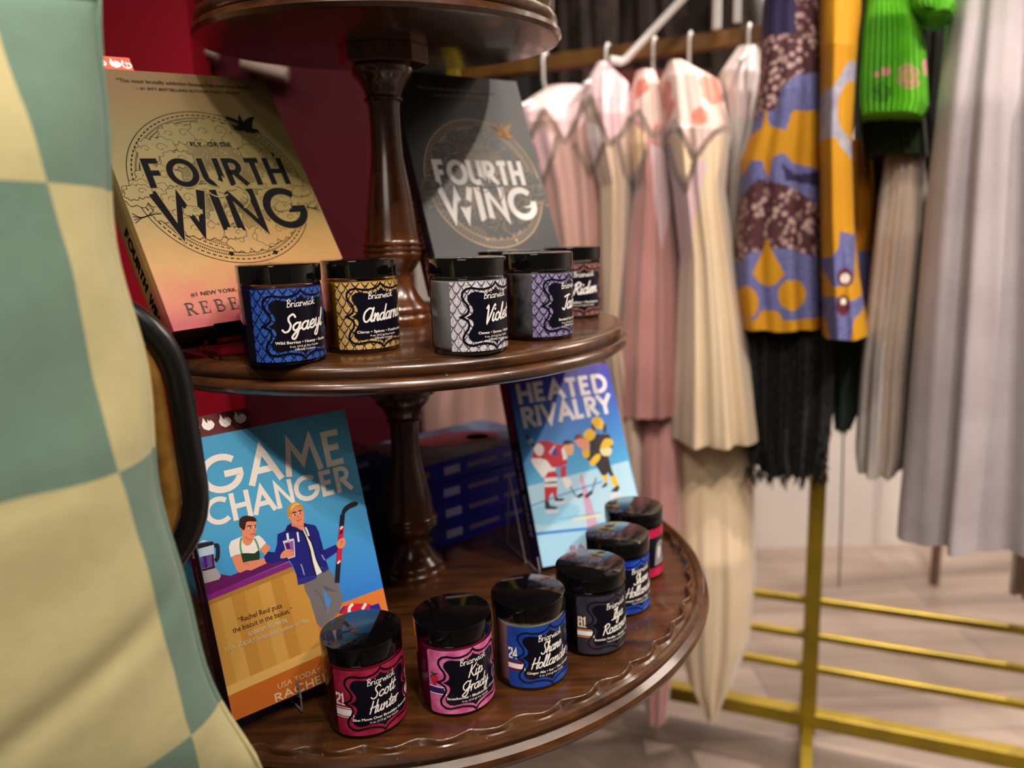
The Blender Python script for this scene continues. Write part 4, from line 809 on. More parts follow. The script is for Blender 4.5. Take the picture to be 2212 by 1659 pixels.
for sgn in (1, -1):
    off = len(vs)
    for j in range(N_ + 1):
        for i in range(N_ + 1):
            u, v = -1 + 2 * i / N_, -1 + 2 * j / N_; u = sin(u * pi / 2) * .35 + u * .65; v = sin(v * pi / 2) * .35 + v * .65
            vs.append(pillow_pt(u, v, sgn))
    for j in range(N_):
        for i in range(N_):
            q = [off + j * (N_ + 1) + i, off + j * (N_ + 1) + i + 1, off + (j + 1) * (N_ + 1) + i + 1, off + (j + 1) * (N_ + 1) + i]
            fs.append(q if sgn > 0 else q[::-1])
chk = bpy.data.materials.new('checkered_cloth'); chk.use_nodes = True
def checker(m, bx, by, cw, ch, ch2, sk):
    nt = m.node_tree; b = nt.nodes['Principled BSDF']; b.inputs['Roughness'].default_value = .92; b.inputs['Sheen Weight'].default_value = .25; b.inputs['Specular IOR Level'].default_value = .2
    tc = nt.nodes.new('ShaderNodeTexCoord'); sp = nt.nodes.new('ShaderNodeSeparateXYZ'); nt.links.new(tc.outputs['Object'], sp.inputs[0])
    nz = nt.nodes.new('ShaderNodeTexNoise'); nz.inputs['Scale'].default_value = 9; nt.links.new(tc.outputs['Object'], nz.inputs['Vector'])
    def ma(op, a, c=None):
        n = nt.nodes.new('ShaderNodeMath'); n.operation = op
        for i, x in enumerate((a, c)):
            if x is None: continue
            if isinstance(x, (int, float)): n.inputs[i].default_value = x
            else: nt.links.new(x, n.inputs[i])
        return n.outputs[0]
    w = ma('MULTIPLY', ma('SUBTRACT', nz.outputs['Fac'], .5), .012)
    x = ma('ADD', ma('ADD', sp.outputs[0], ma('MULTIPLY', sp.outputs[1], sk)), w); y = ma('ADD', sp.outputs[1], w)
    ix = ma('FLOOR', ma('DIVIDE', ma('SUBTRACT', x, bx), cw)); dy = ma('SUBTRACT', y, by); iy = ma('FLOOR', ma('ADD', ma('DIVIDE', ma('MAXIMUM', dy, 0.0), ch), ma('DIVIDE', ma('MINIMUM', dy, 0.0), ch2)))
    par = ma('PINGPONG', ma('ADD', ma('ADD', ix, iy), 1.0), 1.0)
    n2 = nt.nodes.new('ShaderNodeTexNoise'); n2.inputs['Scale'].default_value = 70; n2.inputs['Detail'].default_value = 6; nt.links.new(tc.outputs['Object'], n2.inputs['Vector'])
    mx = nt.nodes.new('ShaderNodeMixRGB'); mx.inputs['Color1'].default_value = lin('#73917f'); mx.inputs['Color2'].default_value = lin('#d0c792'); nt.links.new(par, mx.inputs['Fac'])
    m2 = nt.nodes.new('ShaderNodeMixRGB'); m2.blend_type = 'MULTIPLY'; m2.inputs['Fac'].default_value = .22; nt.links.new(mx.outputs['Color'], m2.inputs['Color1']); nt.links.new(n2.outputs['Fac'], m2.inputs['Color2'])
    nt.links.new(m2.outputs['Color'], b.inputs['Base Color'])
    n3 = nt.nodes.new('ShaderNodeTexNoise'); n3.inputs['Scale'].default_value = 160; n3.inputs['Detail'].default_value = 5; bp = nt.nodes.new('ShaderNodeBump'); bp.inputs['Strength'].default_value = .25; bp.inputs['Distance'].default_value = .001
    nt.links.new(tc.outputs['Object'], n3.inputs['Vector']); nt.links.new(n3.outputs['Fac'], bp.inputs['Height']); nt.links.new(bp.outputs['Normal'], b.inputs['Normal'])
K1, K2, K3 = pil(98, 395), pil(262, 1010), pil(405, 1588)
SK = -(K3[0] - K1[0]) / (K3[1] - K1[1])
checker(chk, K2[0] + SK * K2[1], K2[1], .152, K1[1] - K2[1], K2[1] - K3[1], SK)
mb.add(vs, fs, chk); mb.build('cover', cush, 180)
mb = MB(); seam = []
for k in range(4):
    for i in range(40):
        t = -1 + 2 * i / 40; u, v = ((t, -1), (1, t), (-t, 1), (-1, -t))[k]; seam.append(pillow_pt(u, v, 1))
mb.tube(seam, .0022, chk, 6, closed=True); mb.build('piping', cush, 60)
# chair with a low rounded back
BLKP = mat('black_lacquer', '#0c0c0e', .32, coat=.25); GOLDP = mat('gilt_trim', '#a87c34', .4, metal=.3, noise=(60, '#80581f', 3))
CANE = bpy.data.materials.new('woven_cane'); CANE.use_nodes = True
def cane(m):
    nt = m.node_tree; b = nt.nodes['Principled BSDF']; tc = nt.nodes.new('ShaderNodeTexCoord'); ck = nt.nodes.new('ShaderNodeTexChecker'); ck.inputs['Scale'].default_value = 160
    ck.inputs['Color1'].default_value = lin('#a8742c'); ck.inputs['Color2'].default_value = lin('#4a2a0c'); nt.links.new(tc.outputs['Object'], ck.inputs['Vector']); nt.links.new(ck.outputs['Color'], b.inputs['Base Color']); b.inputs['Roughness'].default_value = .6
cane(CANE)
CW, CH, CRD = .40, .192, .062
BC_R = aty(404, 942, .462)        # right side of the outer rim
CYAW = rad(22); cX = V((cos(CYAW), sin(CYAW), 0)); tilt = rad(2)
cY = V((0, 0, 1)) * cos(tilt) - cX * sin(tilt); cX = (cX - cY * cX.dot(cY)).normalized(); cZ = cX.cross(cY)
cc = BC_R - cX * (CW / 2 - .0)
chm = M.Identity(4)
for k in range(3): chm[k][0], chm[k][1], chm[k][2], chm[k][3] = cX[k], cY[k], cZ[k], cc[k]
chair = empty('chair', chm, 'black chair with a low rounded back, cane panel and gilt inner trim behind the cushion', 'chair')
def rrect(w, h, r, n=10):
    out = []
    for sx, sy, a0 in ((1, 1, 0), (-1, 1, 90), (-1, -1, 180), (1, -1, 270)):
        out += [(sx * (w / 2 - r) + r * cos(rad(a0 + 90 * i / n)), sy * (h / 2 - r) + r * sin(rad(a0 + 90 * i / n))) for i in range(n + 1)]
    return out
mb = MB(); mb.tube([(x, y, 0) for x, y in rrect(CW, CH, CRD)], .0082, BLKP, 16, closed=True); mb.build('back_frame', chair, 60)
mb = MB(); mb.tube([(x, y, .001) for x, y in rrect(CW - .03, CH - .03, CRD - .015)], .0066, GOLDP, 10, closed=True); mb.build('gilt_trim', chair, 60)
q = rrect(CW - .024, CH - .024, CRD - .012); mb = MB(); n = len(q); mb.add([(x, y, .0006) for x, y in q] + [(x, y, -.0016) for x, y in q], [list(range(n)), list(range(2 * n - 1, n - 1, -1))] + [(i, i + n, (i + 1) % n + n, (i + 1) % n) for i in range(n)], CANE); mb.build('cane_panel', chair)
seat_z = -(cc.z - .70)
mb = MB(); mb.box((-.22, seat_z, -.01), (.22, seat_z + .03, .40), BLKP); mb.build('seat', chair, bevel=.01)
for x in (-.16, .16):
    mb = MB(); mb.tube([(x, seat_z + .02, .006), (x, -CH / 2 - .004, 0)], .009, BLKP, 10); mb.build('back_upright', chair, 60)
for x in (-.19, .19):
    for z in (.01, .37):
        mb = MB(); mb.tube([(x, seat_z + .005, z), (x, -cc.z + .011, z)], .014, BLKP, 10); mb.build('leg', chair, 60)

# ------------------------------------------------------------------ room
FLOORM = wood('floor_planks', '#5e4e46', '#a08f83', .42, .1, .55, 0)
def planks(m):
    nt = m.node_tree; b = nt.nodes['Principled BSDF']; old = b.inputs['Base Color'].links[0].from_socket
    tc = nt.nodes['Texture Coordinate']; br = nt.nodes.new('ShaderNodeTexBrick'); br.inputs['Scale'].default_value = 1; br.inputs['Brick Width'].default_value = 1.25; br.inputs['Row Height'].default_value = .14; br.inputs['Mortar Size'].default_value = .0015
    br.inputs['Color1'].default_value = (1, 1, 1, 1); br.inputs['Color2'].default_value = (.72, .70, .68, 1); br.inputs['Mortar'].default_value = (.25, .2, .18, 1)
    mx = nt.nodes.new('ShaderNodeMixRGB'); mx.blend_type = 'MULTIPLY'; mx.inputs['Fac'].default_value = 1; nt.links.new(tc.outputs['Object'], br.inputs['Vector']); nt.links.new(old, mx.inputs['Color1']); nt.links.new(br.outputs['Color'], mx.inputs['Color2']); nt.links.new(mx.outputs['Color'], b.inputs['Base Color'])
planks(FLOORM)
def struct(name, lo, hi, m):
    c = V([(a + b) / 2 for a, b in zip(lo, hi)]); mb = MB(); mb.box(V(lo) - c, V(hi) - c, m); return tag(mb.build(name, mw=M.Translation(c)), kind='structure')
struct('floor', (-3, -3, -.06), (4.2, 2.6, 0), FLOORM)
WALLW = mat('white_wall', '#e2dcd8', .7, noise=(3, '#d8d0cc', 3)); CRIM = mat('crimson_wall', '#780418', .75, spec=.1, noise=(2.5, '#6e0314', 2)); CEIL = mat('dark_ceiling', '#3a3432', .9)
struct('wall_back', (-3, 2.5, 0), (4.2, 2.6, 2.9), WALLW)
struct('wall_right', (4.1, -3, 0), (4.2, 2.5, 2.9), WALLW)
struct('ceiling', (-3, -3, 2.9), (4.2, 2.6, 2.98), CEIL)
WX = aty(408, 60, 1.36).x
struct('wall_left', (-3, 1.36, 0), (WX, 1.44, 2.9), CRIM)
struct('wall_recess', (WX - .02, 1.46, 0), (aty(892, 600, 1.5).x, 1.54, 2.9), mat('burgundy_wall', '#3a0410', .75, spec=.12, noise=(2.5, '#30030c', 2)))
pb = MB(); p0, p1 = aty(446, 112, 1.43), aty(622, 162, 1.43); pb.tube([p0, p0 + (p1 - p0) * .14], .008, mat('pale_peg', '#7c6a60', .7), 10); 
o = pb.build('wall_peg', smooth=60); tag(o, 'short pale peg on the red wall behind the top tier, at its left end', 'peg')
pb = MB(); pb.tube([p0 + (p1 - p0) * .44, p1], .0125, MATS['pale_peg'], 10); o = pb.build('wall_rod', smooth=60); tag(o, 'longer pale rod on the red wall behind the top tier', 'rod')

# ------------------------------------------------------------------ clothes rack
RA = V((.6179, 1.4467, 0)); RD = V((.3646, -.1546, 0)).normalized(); RN = V((-RD.y, RD.x, 0)); RN = RN if RN.y < 0 else -RN   # RN points at the viewer
def rk(px, py, off=0.): return onplane(px, py, RA + RN * off, RN)
def rs(s, z, off=0.): p = RA + RD * s + RN * off; return V((p.x, p.y, z))
BRASS = mat('brass_tube', '#9c8420', .36, metal=.45, noise=(14, '#84701a', 3))
rack = empty('clothes_rack', V((RA.x, RA.y, 0)), 'gold metal clothes rack with four low rails, hung with garments', 'rack'); rinv = V((RA.x, RA.y, 0))
def bar(name, a, b, w, m=BRASS):
    d = (b - a); L_ = d.length; d.normalize(); up = V((0, 0, 1)) if abs(d.z) < .9 else RN; s_ = d.cross(up).normalized(); up = s_.cross(d)
    mb = MB(); mb.add([a - rinv + (s_ * i + up * j) * w / 2 for i, j in ((-1, -1), (1, -1), (1, 1), (-1, 1))] + [b - rinv + (s_ * i + up * j) * w / 2 for i, j in ((-1, -1), (1, -1), (1, 1), (-1, 1))], [(0, 1, 2, 3), (7, 6, 5, 4), (0, 4, 5, 1), (1, 5, 6, 2), (2, 6, 7, 3), (3, 7, 4, 0)], m)
    return mb.build(name, rack, bevel=.003)
LFT, RGT = -.78, .62
for s in (LFT, 0.0, RGT): bar('post', rs(s, .035), rs(s, 2.02), .032)
bar('bottom_rail', rs(LFT, .07), rs(RGT, .07), .034)
for z in (.187, .262, .342): bar('low_rail', rs(LFT, z), rs(RGT, z), .016)
bar('hanging_rail', rs(LFT, 1.475), rs(.02, 1.475), .03, mat('shaded_brass', '#6e4a1c', .45, metal=.3, noise=(14, '#55360f', 3)))  # same brass as the frame, with the rail's unlit tone put into the colour
bar('top_rail', rs(LFT, 2.0), rs(RGT, 2.0), .03)
for s in (LFT, 0.0, RGT):
    bar('cross_foot', rs(s, .045, -.2), rs(s, .045, .2), .024)
    mb = MB(); mb.lathe([(0, 0), (.015, 0), (.017, .006), (.015, .034), (0, .034)], mat('white_glide', '#e8e4e0', .4), 20, c=tuple(rs(s, 0, .18) - rinv)); mb.build('glide', rack, 40)

# ------------------------------------------------------------------ garments
def inpoly(x, y, P_):
    c = False; n = len(P_)
    for i in range(n):
        x1, y1 = P_[i - 1]; x2, y2 = P_[i]
        if (y1 > y) != (y2 > y) and x < (x2 - x1) * (y - y1) / (y2 - y1) + x1: c = not c
    return c
def garment(name, rows, off, depth, base, label, group, zones=(), folds=(7, .10), seg=72, nrow=70, cat='garment', seed=0, hang=True, depthf=None, wide=1.14):
    """rows: (py, left px, right px) of the hanging cloth as seen from the front; the cloth closes round behind with the given depth.
    zones: (part name, material, test) give parts of other cloth"""
    rnd = random.Random(seed); ph = [rnd.uniform(0, 6.28) for _ in range(4)]
    R_ = []
    if name == 'robe': folds = (folds[0], .045)
    wide = {'dark_garment': 1.3, 'robe': 1.32, 'print_dress': 1.1, 'linen_dress': 1.1, 'fuzzy_jacket': 1.04}.get(name, 1.0)
    if wide > 1: rows = [(y, (a + b) / 2 - (b - a) * .5 * wide, (a + b) / 2 + (b - a) * .5 * wide) for y, a, b in rows]
    for k in range(nrow):
        t = k / (nrow - 1) * (len(rows) - 1); i = min(int(t), len(rows) - 2); f = t - i
        R_.append(tuple(rows[i][j] * (1 - f) + rows[i + 1][j] * f for j in range(3)))
    grid = []; pxs = []
    top = rk(R_[0][1], R_[0][0], off)
    for k, (py, xl, xr) in enumerate(R_):
        kk = k / (nrow - 1); dd = depth * (depthf(kk) if depthf else min(1, .35 + 2.2 * kk)); row = []; rp = []
        a, b = rk(xl, py, off + dd), rk(xr, py, off + dd); c = (a + b) / 2; bv = V((c.x, c.y, 0)).normalized(); c = c + bv * dd; hw = (b - a).length / 2; dirn = (b - a).normalized()
        for j in range(seg):
            an = 2 * pi * j / seg; w = 1 + folds[1] * (.25 + .75 * kk) * (sin(folds[0] * an + ph[0] + .8 * sin(3 * kk + ph[2])) + .5 * sin((folds[0] * 2 - 1) * an + ph[1]))
            ca = math.asin(cos(an)) * 2 / pi; sa = math.copysign((1 - abs(ca) ** 3) ** .5, sin(an))
            lim = max(-1.0, min(1.0, ca * (1 + (w - 1) * (1 - abs(ca) ** 4))))
            row.append(c + dirn * hw * lim - bv * (dd * sa * w) + V((0, 0, .0015 * sin(folds[0] * an + ph[3]) * (kk > .97))))
            rp.append((( (xl + xr) / 2 + (xr - xl) / 2 * lim), py, sa > -.05))
        grid.append(row); pxs.append(rp)
    org = sum((p for p in grid[-1]), V((0, 0, 0))) / seg; org.z = min(p.z for p in grid[-1])
    r = empty(name, org, label, cat, group)
    cls = {}
    for k in range(nrow - 1):
        for j in range(seg):
            l = (j + 1) % seg; q = (grid[k][j], grid[k + 1][j], grid[k + 1][l], grid[k][l])
            x = (pxs[k][j][0] + pxs[k][l][0]) / 2; y = (pxs[k][j][1] + pxs[k + 1][j][1]) / 2; pn, m = ('cloth', base)
            if pxs[k][j][2]:
                for zn, zm, zt in zones:
                    if zt(x, y): pn, m = zn, zm
            cls.setdefault(pn, []).append((q, m))
    for pn, L_ in cls.items():
        mb = MB(); idx = {}
        for q, m in L_:
            ids = []
            for p in q:
                key = (round(p.x, 6), round(p.y, 6), round(p.z, 6))
                if key not in idx: idx[key] = len(mb.v); mb.v.append(p - org)
                ids.append(idx[key])
            if len(set(ids)) > 2: mb.f.append(list(dict.fromkeys(ids))); mb.m.append(mb.mi(m))
        if pn == 'cloth':
            for kk in (0, nrow - 1):
                o_ = len(mb.v); mb.v += [p - org for p in grid[kk]]; mb.f.append(list(range(o_, o_ + seg))); mb.m.append(mb.mi(base))
        ob = mb.build(pn, r, 180)
        if pn != 'cloth': ob['label'] = {'collar': 'pale shiny collar and shoulders', 'print': 'printed motif cloth', 'sleeve': 'hanging sleeve', 'hem': 'plain hem band'}.get(pn, pn)
    return r
def hanger(px, py, off, railz, label, group, m):
    """wire hook over the rail and two shoulder arms square to the rail"""
    p = rk(px, py, off); t = V((p.x, p.y, 0)) - RN * off
    top = V((t.x, t.y, railz + .0205)); r = empty('clothes_hanger', top, label, 'hanger', group)
    mb = MB(); hook = [top + RN * (.019 * cos(a)) + V((0, 0, -.0205 + .0215 * sin(a) + .0)) for a in [rad(-20 + 20 * i) for i in range(11)]]
    nk = V((p.x, p.y, p.z)) ; mb.tube([q - top for q in hook[::-1]] + [V((t.x, t.y, railz - .035)) + RN * .018 - top, nk - RN * off + RN * off * .0 - top], .0032, m, 8); mb.build('hook', r, 60)
    mb = MB(); mb.tube([nk - RN * off + RN * .17 + V((0, 0, -.05)) - top, nk - RN * off + V((0, 0, .0)) - top, nk - RN * off - RN * .17 + V((0, 0, -.05)) - top], .004, m, 8); mb.build('shoulder_bar', r, 60)
    return r
PG = 'pink and cream robes on the left of the rack'
def satin(n, c, c2): return mat('satin_' + n, c, .5, sheen=.35, noise=(5, c2, 2))
ROSE = satin('rose', '#b98480', '#a8726e'); MAUVE = satin('mauve', '#b08880', '#c49c92'); CRM = satin('cream', '#d9c3a4', '#cdb594'); TAUP = satin('taupe', '#c4ac98', '#b89c88'); PPINK = satin('pale_pink', '#deb2bc', '#e4c6ca'); PWHITE = satin('off_white', '#e0d4d2', '#d8c2c4')
FLOR = spots('floral_cloth', '#dcc0b8', '#c87462', 13, .36, '#d49484', .5); PEACH = satin('peach', '#ecc898', '#f0dcc0'); LILAC = satin('lilac', '#d8bcc0', '#c8a4a8'); DRED = satin('dark_red', '#6e2a24', '#5a201c'); SILV = satin('silver', '#c0bab4', '#d8d4d0')
GAP_SHADE = satin('gap_shade', '#8a746a', '#7a6258')  # dark lines painting in the shade of gaps around the collars
def near(*paths):
    sg = [(p[i], p[i + 1]) for p in paths for i in range(len(p) - 1)]
    def f(x, y):
        for (x1, y1), (x2, y2) in sg:
            dx, dy = x2 - x1, y2 - y1; t = max(0, min(1, ((x - x1) * dx + (y - y1) * dy) / (dx * dx + dy * dy)))
            if hypot(x - x1 - t * dx, y - y1 - t * dy) < 6.5: return True
        return False
    return f
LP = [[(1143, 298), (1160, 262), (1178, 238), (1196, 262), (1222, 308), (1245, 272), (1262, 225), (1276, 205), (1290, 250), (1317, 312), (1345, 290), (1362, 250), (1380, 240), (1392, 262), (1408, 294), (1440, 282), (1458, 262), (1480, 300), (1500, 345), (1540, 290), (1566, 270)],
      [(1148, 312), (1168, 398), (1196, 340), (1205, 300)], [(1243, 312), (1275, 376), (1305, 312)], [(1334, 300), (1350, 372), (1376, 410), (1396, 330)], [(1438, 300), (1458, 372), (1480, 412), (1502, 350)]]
z_ = lambda P_: (lambda x, y: inpoly(x, y, P_))
garment('robe', [(640, 960, 1010), (700, 900, 1118), (900, 884, 1128), (1150, 890, 1120)], -.05, .13, MAUVE, 'dusky pink robe hanging leftmost, behind the black book', PG, folds=(9, .16), seed=1)
garment('robe', [(182, 1188, 1262), (205, 1152, 1298), (235, 1126, 1308), (300, 1138, 1304), (400, 1168, 1302), (540, 1192, 1303), (700, 1200, 1306), (960, 1216, 1318), (1200, 1226, 1330)], 0, .17, MAUVE, 'mauve robe with pale pink shoulders beside the black book', PG,
        [('collar', PPINK, z_([(1100, 240), (1180, 195), (1290, 160), (1290, 240), (1222, 305), (1188, 250), (1172, 240), (1143, 296)])), ('collar', PPINK, z_([(1175, 268), (1205, 300), (1196, 340), (1168, 396), (1140, 312)])), ('collar', GAP_SHADE, near(*LP))], seed=2, nrow=170, seg=140)
garment('robe', [(132, 1290, 1312), (165, 1272, 1350), (210, 1264, 1362), (300, 1268, 1366), (400, 1300, 1364), (560, 1303, 1356), (700, 1305, 1340), (960, 1318, 1392), (1200, 1330, 1400)], .04, .17, TAUP, 'taupe and cream robe with white lapel, second from the black book', PG,
        [('collar', PPINK, z_([(1255, 165), (1300, 110), (1370, 160), (1372, 250), (1317, 308), (1285, 240)])), ('collar', PWHITE, z_([(1265, 255), (1300, 275), (1305, 310), (1275, 372), (1243, 310)])), ('sleeve', CRM, lambda x, y: 400 < y and x < 1332), ('collar', GAP_SHADE, near(*LP))], seed=3, nrow=170, seg=140)
garment('robe', [(148, 1378, 1412), (200, 1366, 1432), (300, 1368, 1440), (400, 1376, 1444), (600, 1352, 1458), (760, 1342, 1461), (880, 1338, 1463), (905, 1338, 1463)], .08, .15, ROSE, 'rose pink robe with wide sleeve ending above the lower jars', PG,
        [('collar', FLOR, z_([(1350, 140), (1450, 140), (1450, 250), (1405, 292), (1375, 250), (1350, 300)])), ('collar', PEACH, z_([(1360, 255), (1396, 290), (1392, 330), (1368, 372), (1335, 310)])), ('sleeve', LILAC, z_([(1405, 310), (1450, 330), (1455, 430), (1430, 540), (1412, 420)])), ('collar', GAP_SHADE, near(*LP))], seed=4, nrow=170, seg=140)
garment('robe', [(900, 1395, 1468), (1180, 1390, 1466), (1400, 1386, 1456), (1570, 1398, 1440)], .15, .11, ROSE, 'long rose under-robe reaching down behind the lower tier', PG, seed=5)
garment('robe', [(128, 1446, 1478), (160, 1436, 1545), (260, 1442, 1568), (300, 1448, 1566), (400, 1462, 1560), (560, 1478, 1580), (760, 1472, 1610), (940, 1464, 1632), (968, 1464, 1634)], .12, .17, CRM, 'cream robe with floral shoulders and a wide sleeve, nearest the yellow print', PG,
        [('collar', FLOR, z_([(1400, 120), (1600, 120), (1600, 262), (1550, 285), (1495, 340), (1450, 280), (1430, 290)])), ('collar', PEACH, z_([(1440, 280), (1470, 290), (1500, 340), (1484, 380), (1452, 360)])), ('sleeve', LILAC, z_([(1440, 350), (1480, 390), (1505, 340), (1530, 350), (1500, 480), (1478, 600), (1440, 480)])), ('collar', GAP_SHADE, near(*LP))], seed=6, nrow=170, seg=140)
garment('robe', [(150, 1340, 1560), (400, 1310, 1570), (700, 1320, 1580), (960, 1330, 1560), (1180, 1345, 1500)], -.2, .06, DRED, 'dark red-brown robe seen only in the gaps between the pink and cream ones', PG, seed=9)
garment('robe', [(950, 1478, 1610), (1150, 1476, 1612), (1300, 1476, 1616), (1420, 1480, 1606), (1500, 1492, 1580), (1562, 1526, 1548)], .15, .11, CRM, 'long cream under-robe hanging to a point near the floor', PG, seed=7)
garment('robe', [(97, 1596, 1636), (150, 1560, 1640), (250, 1572, 1624), (330, 1578, 1606), (500, 1576, 1604), (700, 1584, 1610)], .0, .12, SILV, 'silvery white robe with brightly lit shoulder beside the yellow print', PG, [('collar', PWHITE, lambda x, y: y < 250)], seed=8)
WH = mat('white_plastic', '#d8d8d6', .35)
for px, py, of, l in ((1181, 205, 0, 'white hanger holding the mauve robe'), (1303, 150, .04, 'white hanger holding the taupe robe'), (1396, 165, .08, 'white hanger holding the rose robe'), (1468, 148, .12, 'white hanger holding the floral-shouldered cream robe'), (1618, 112, 0, 'white hanger holding the silvery robe')):
    hanger(px, py, of, 1.475, l, 'hangers on the middle rail', WH)
mb = MB(); q0, q1 = rk(1352, 128, .10), rk(1470, 2, .10); mb.tube([q0 + V((-.03, 0, .0)), q0 + V((-.008, 0, -.004)), q0, q1, q1 + (q1 - q0) * .4], .0075, WH, 10)
tag(mb.build('clothes_hanger', smooth=60), 'white hanger arm slanting up in front of the dark garments above the middle rail', 'hanger', 'hangers on the middle rail')
for px, l in ((1548, 'left of two white hanger ends dangling above the middle rail'), (1592, 'right of two white hanger ends dangling above the middle rail')):
    mb = MB(); mb.tube([rk(px, 62 if px < 1560 else 48, .05), rk(px + 2, -40, .05), rk(px + 8, -240, .05)], .0085 if px < 1560 else .007, WH, 10); tag(mb.build('clothes_hanger', smooth=60), l, 'hanger', 'hangers above the middle rail')
DG = 'dark garments on the upper part of the rack'
def dk(n, c, c2): return mat('dark_' + n, c, .85, noise=(14, c2, 3))
DKM = [dk('black', '#070607', '#0e0b0c'), dk('brown', '#1a100c', '#302019'), dk('umber', '#100b0a', '#3a2a24'), dk('olive', '#1e1812', '#302620')]
garment('dark_garment', [(-260, 900, 1010), (0, 860, 1010), (200, 850, 1020), (560, 860, 1020)], -.28, .10, DKM[0], 'black garment hanging behind the turned post and black book', DG, seed=11)
garment('dark_garment', [(-260, 1040, 1150), (0, 1030, 1190), (200, 1030, 1200), (620, 1040, 1200)], -.28, .10, DKM[0], 'black garment hanging behind the pale pink robe shoulders', DG, seed=12)
garment('dark_garment', [(-260, 1210, 1300), (0, 1205, 1330), (110, 1205, 1340), (380, 1210, 1340)], -.28, .10, DKM[2], 'dark patterned garment above the middle rail, next to the top tier', DG, seed=13)
garment('dark_garment', [(-260, 1360, 1440), (0, 1348, 1480), (110, 1345, 1490), (330, 1350, 1490)], -.28, .10, DKM[1], 'dark brown garment behind the slanting white hanger', DG, seed=14)
garment('dark_garment', [(-260, 1510, 1600), (0, 1498, 1640), (90, 1495, 1650), (200, 1500, 1650)], -.28, .10, DKM[3], 'olive brown garment behind the two dangling hanger ends', DG, seed=15)
# printed cotton
YEL_ = mat('print_yellow', '#c68c00', .8, noise=(8, '#b88000', 2)); BLU_ = mat('print_blue', '#6a6c9c', .8, noise=(120, '#585a94', 2)); MAR_ = spots('print_maroon', '#45202a', '#b0928c', 90, .44, '#4a2028'); NVY_ = mat('print_navy', '#241c44', .8); GRY_ = mat('print_grey', '#a8a4b0', .8, noise=(50, '#8a88a0', 2)); CRM_ = mat('print_cream', '#e8dcd0', .8); DRD_ = mat('print_dark_red', '#5a1420', .8); OCH_ = mat('print_ochre', '#b87a08', .8)
def ell(cx, cy, rx, ry): return lambda x, y: ((x - cx) / rx) ** 2 + ((y - cy) / ry) ** 2 < 1
Z = 'cloth'
garment('print_dress', [(-420, 1700, 1760), (0, 1650, 1777), (150, 1642, 1777), (260, 1624, 1777), (340, 1600, 1777), (430, 1596, 1777), (540, 1582, 1777), (620, 1584, 1777), (716, 1597, 1777)], .16, .13, MAR_, 'wax-print cotton dress in yellow, blue and maroon above the black fuzzy garment', 'yellow print garments',
        [(Z, NVY_, lambda x, y: y < 70 and x < 1720), (Z, BLU_, z_([(1690, 190), (1725, 160), (1775, 150), (1775, 290), (1700, 270), (1676, 235)])), (Z, BLU_, z_([(1595, 270), (1640, 240), (1680, 235), (1775, 280), (1775, 440), (1700, 400), (1640, 385), (1590, 430)])),
         (Z, YEL_, z_([(1655, 228), (1664, 270), (1700, 282), (1712, 240), (1775, 232), (1775, 362), (1715, 352), (1695, 330), (1672, 340), (1661, 388), (1648, 345), (1625, 345), (1598, 378), (1594, 330), (1610, 282), (1645, 278)])), (Z, NVY_, z_([(1690, 352), (1720, 378), (1775, 366), (1775, 400), (1700, 390)])),
         (Z, BLU_, z_([(1575, 585), (1620, 545), (1700, 535), (1775, 560), (1775, 720), (1580, 720)])), (Z, YEL_, z_([(1660, 512), (1672, 545), (1698, 592), (1680, 612), (1660, 620), (1640, 610), (1627, 590), (1648, 545)])), (Z, YEL_, ell(1613, 655, 27, 36)), (Z, YEL_, ell(1713, 637, 30, 33)), (Z, YEL_, ell(1664, 690, 28, 20)), ('hem', YEL_, lambda x, y: y > 690)], seg=200, nrow=190, folds=(5, .05), seed=21)
garment('print_dress', [(-420, 1790, 1860), (0, 1772, 1862), (120, 1772, 1852), (300, 1770, 1841), (480, 1772, 1845), (600, 1774, 1856), (735, 1776, 1876)], .22, .12, YEL_, 'yellow cotton print garment with narrow side turned to the viewer, beside the green pleats', 'yellow print garments',
        [(Z, GRY_, z_([(1852, 118), (1860, 150), (1845, 165), (1826, 182), (1810, 215), (1810, 250), (1816, 275), (1842, 300), (1842, 340), (1815, 315), (1806, 295), (1766, 295), (1766, 195), (1800, 188), (1815, 165), (1830, 135)])), (Z, BLU_, z_([(1815, 500), (1850, 508), (1846, 590), (1842, 615), (1800, 620), (1775, 580), (1770, 560), (1796, 556), (1812, 535)])), (Z, BLU_, z_([(1750, 665), (1772, 645), (1806, 640), (1842, 650), (1872, 640), (1876, 665), (1845, 690), (1838, 735), (1792, 735), (1785, 700)])), (Z, DRD_, ell(1826, 600, 17, 20)), (Z, CRM_, ell(1826, 602, 10, 11)), (Z, DRD_, ell(1822, 660, 15, 22)), (Z, CRM_, ell(1822, 652, 6, 7))], seg=160, nrow=190, folds=(4, .04), seed=22)
garment('print_dress', [(300, 1838, 1880), (420, 1836, 1888), (560, 1836, 1880), (640, 1838, 1872)], .02, .08, OCH_, 'ochre garment glimpsed behind the narrow yellow print', 'yellow print garments', [(Z, BLU_, lambda x, y: y > 540)], seed=23)
GRN = mat('green_pleats', '#5cb010', .7, noise=(20, '#489a0c', 2)); DGRN = mat('dark_green_knit', '#16280c', .85); PNK_ = mat('pink_spiral', '#c88a84', .7); GRN2 = mat('green_ring', '#2a6008', .7)
gz = [(Z, GRN2, lambda x, y: hypot(x - 1905, y - 200) < 24 and (int(hypot(x - 1905, y - 200) / 4) % 2 == 0)), (Z, PNK_, lambda x, y: hypot(x - 1964, y - 165) < 27 and int(hypot(x - 1964, y - 165) / 4.5) % 3 != 1), (Z, PNK_, ell(1915, 155, 10, 10)), (Z, PNK_, ell(1894, 160, 7, 7)), (Z, PNK_, ell(2004, 130, 10, 18))]
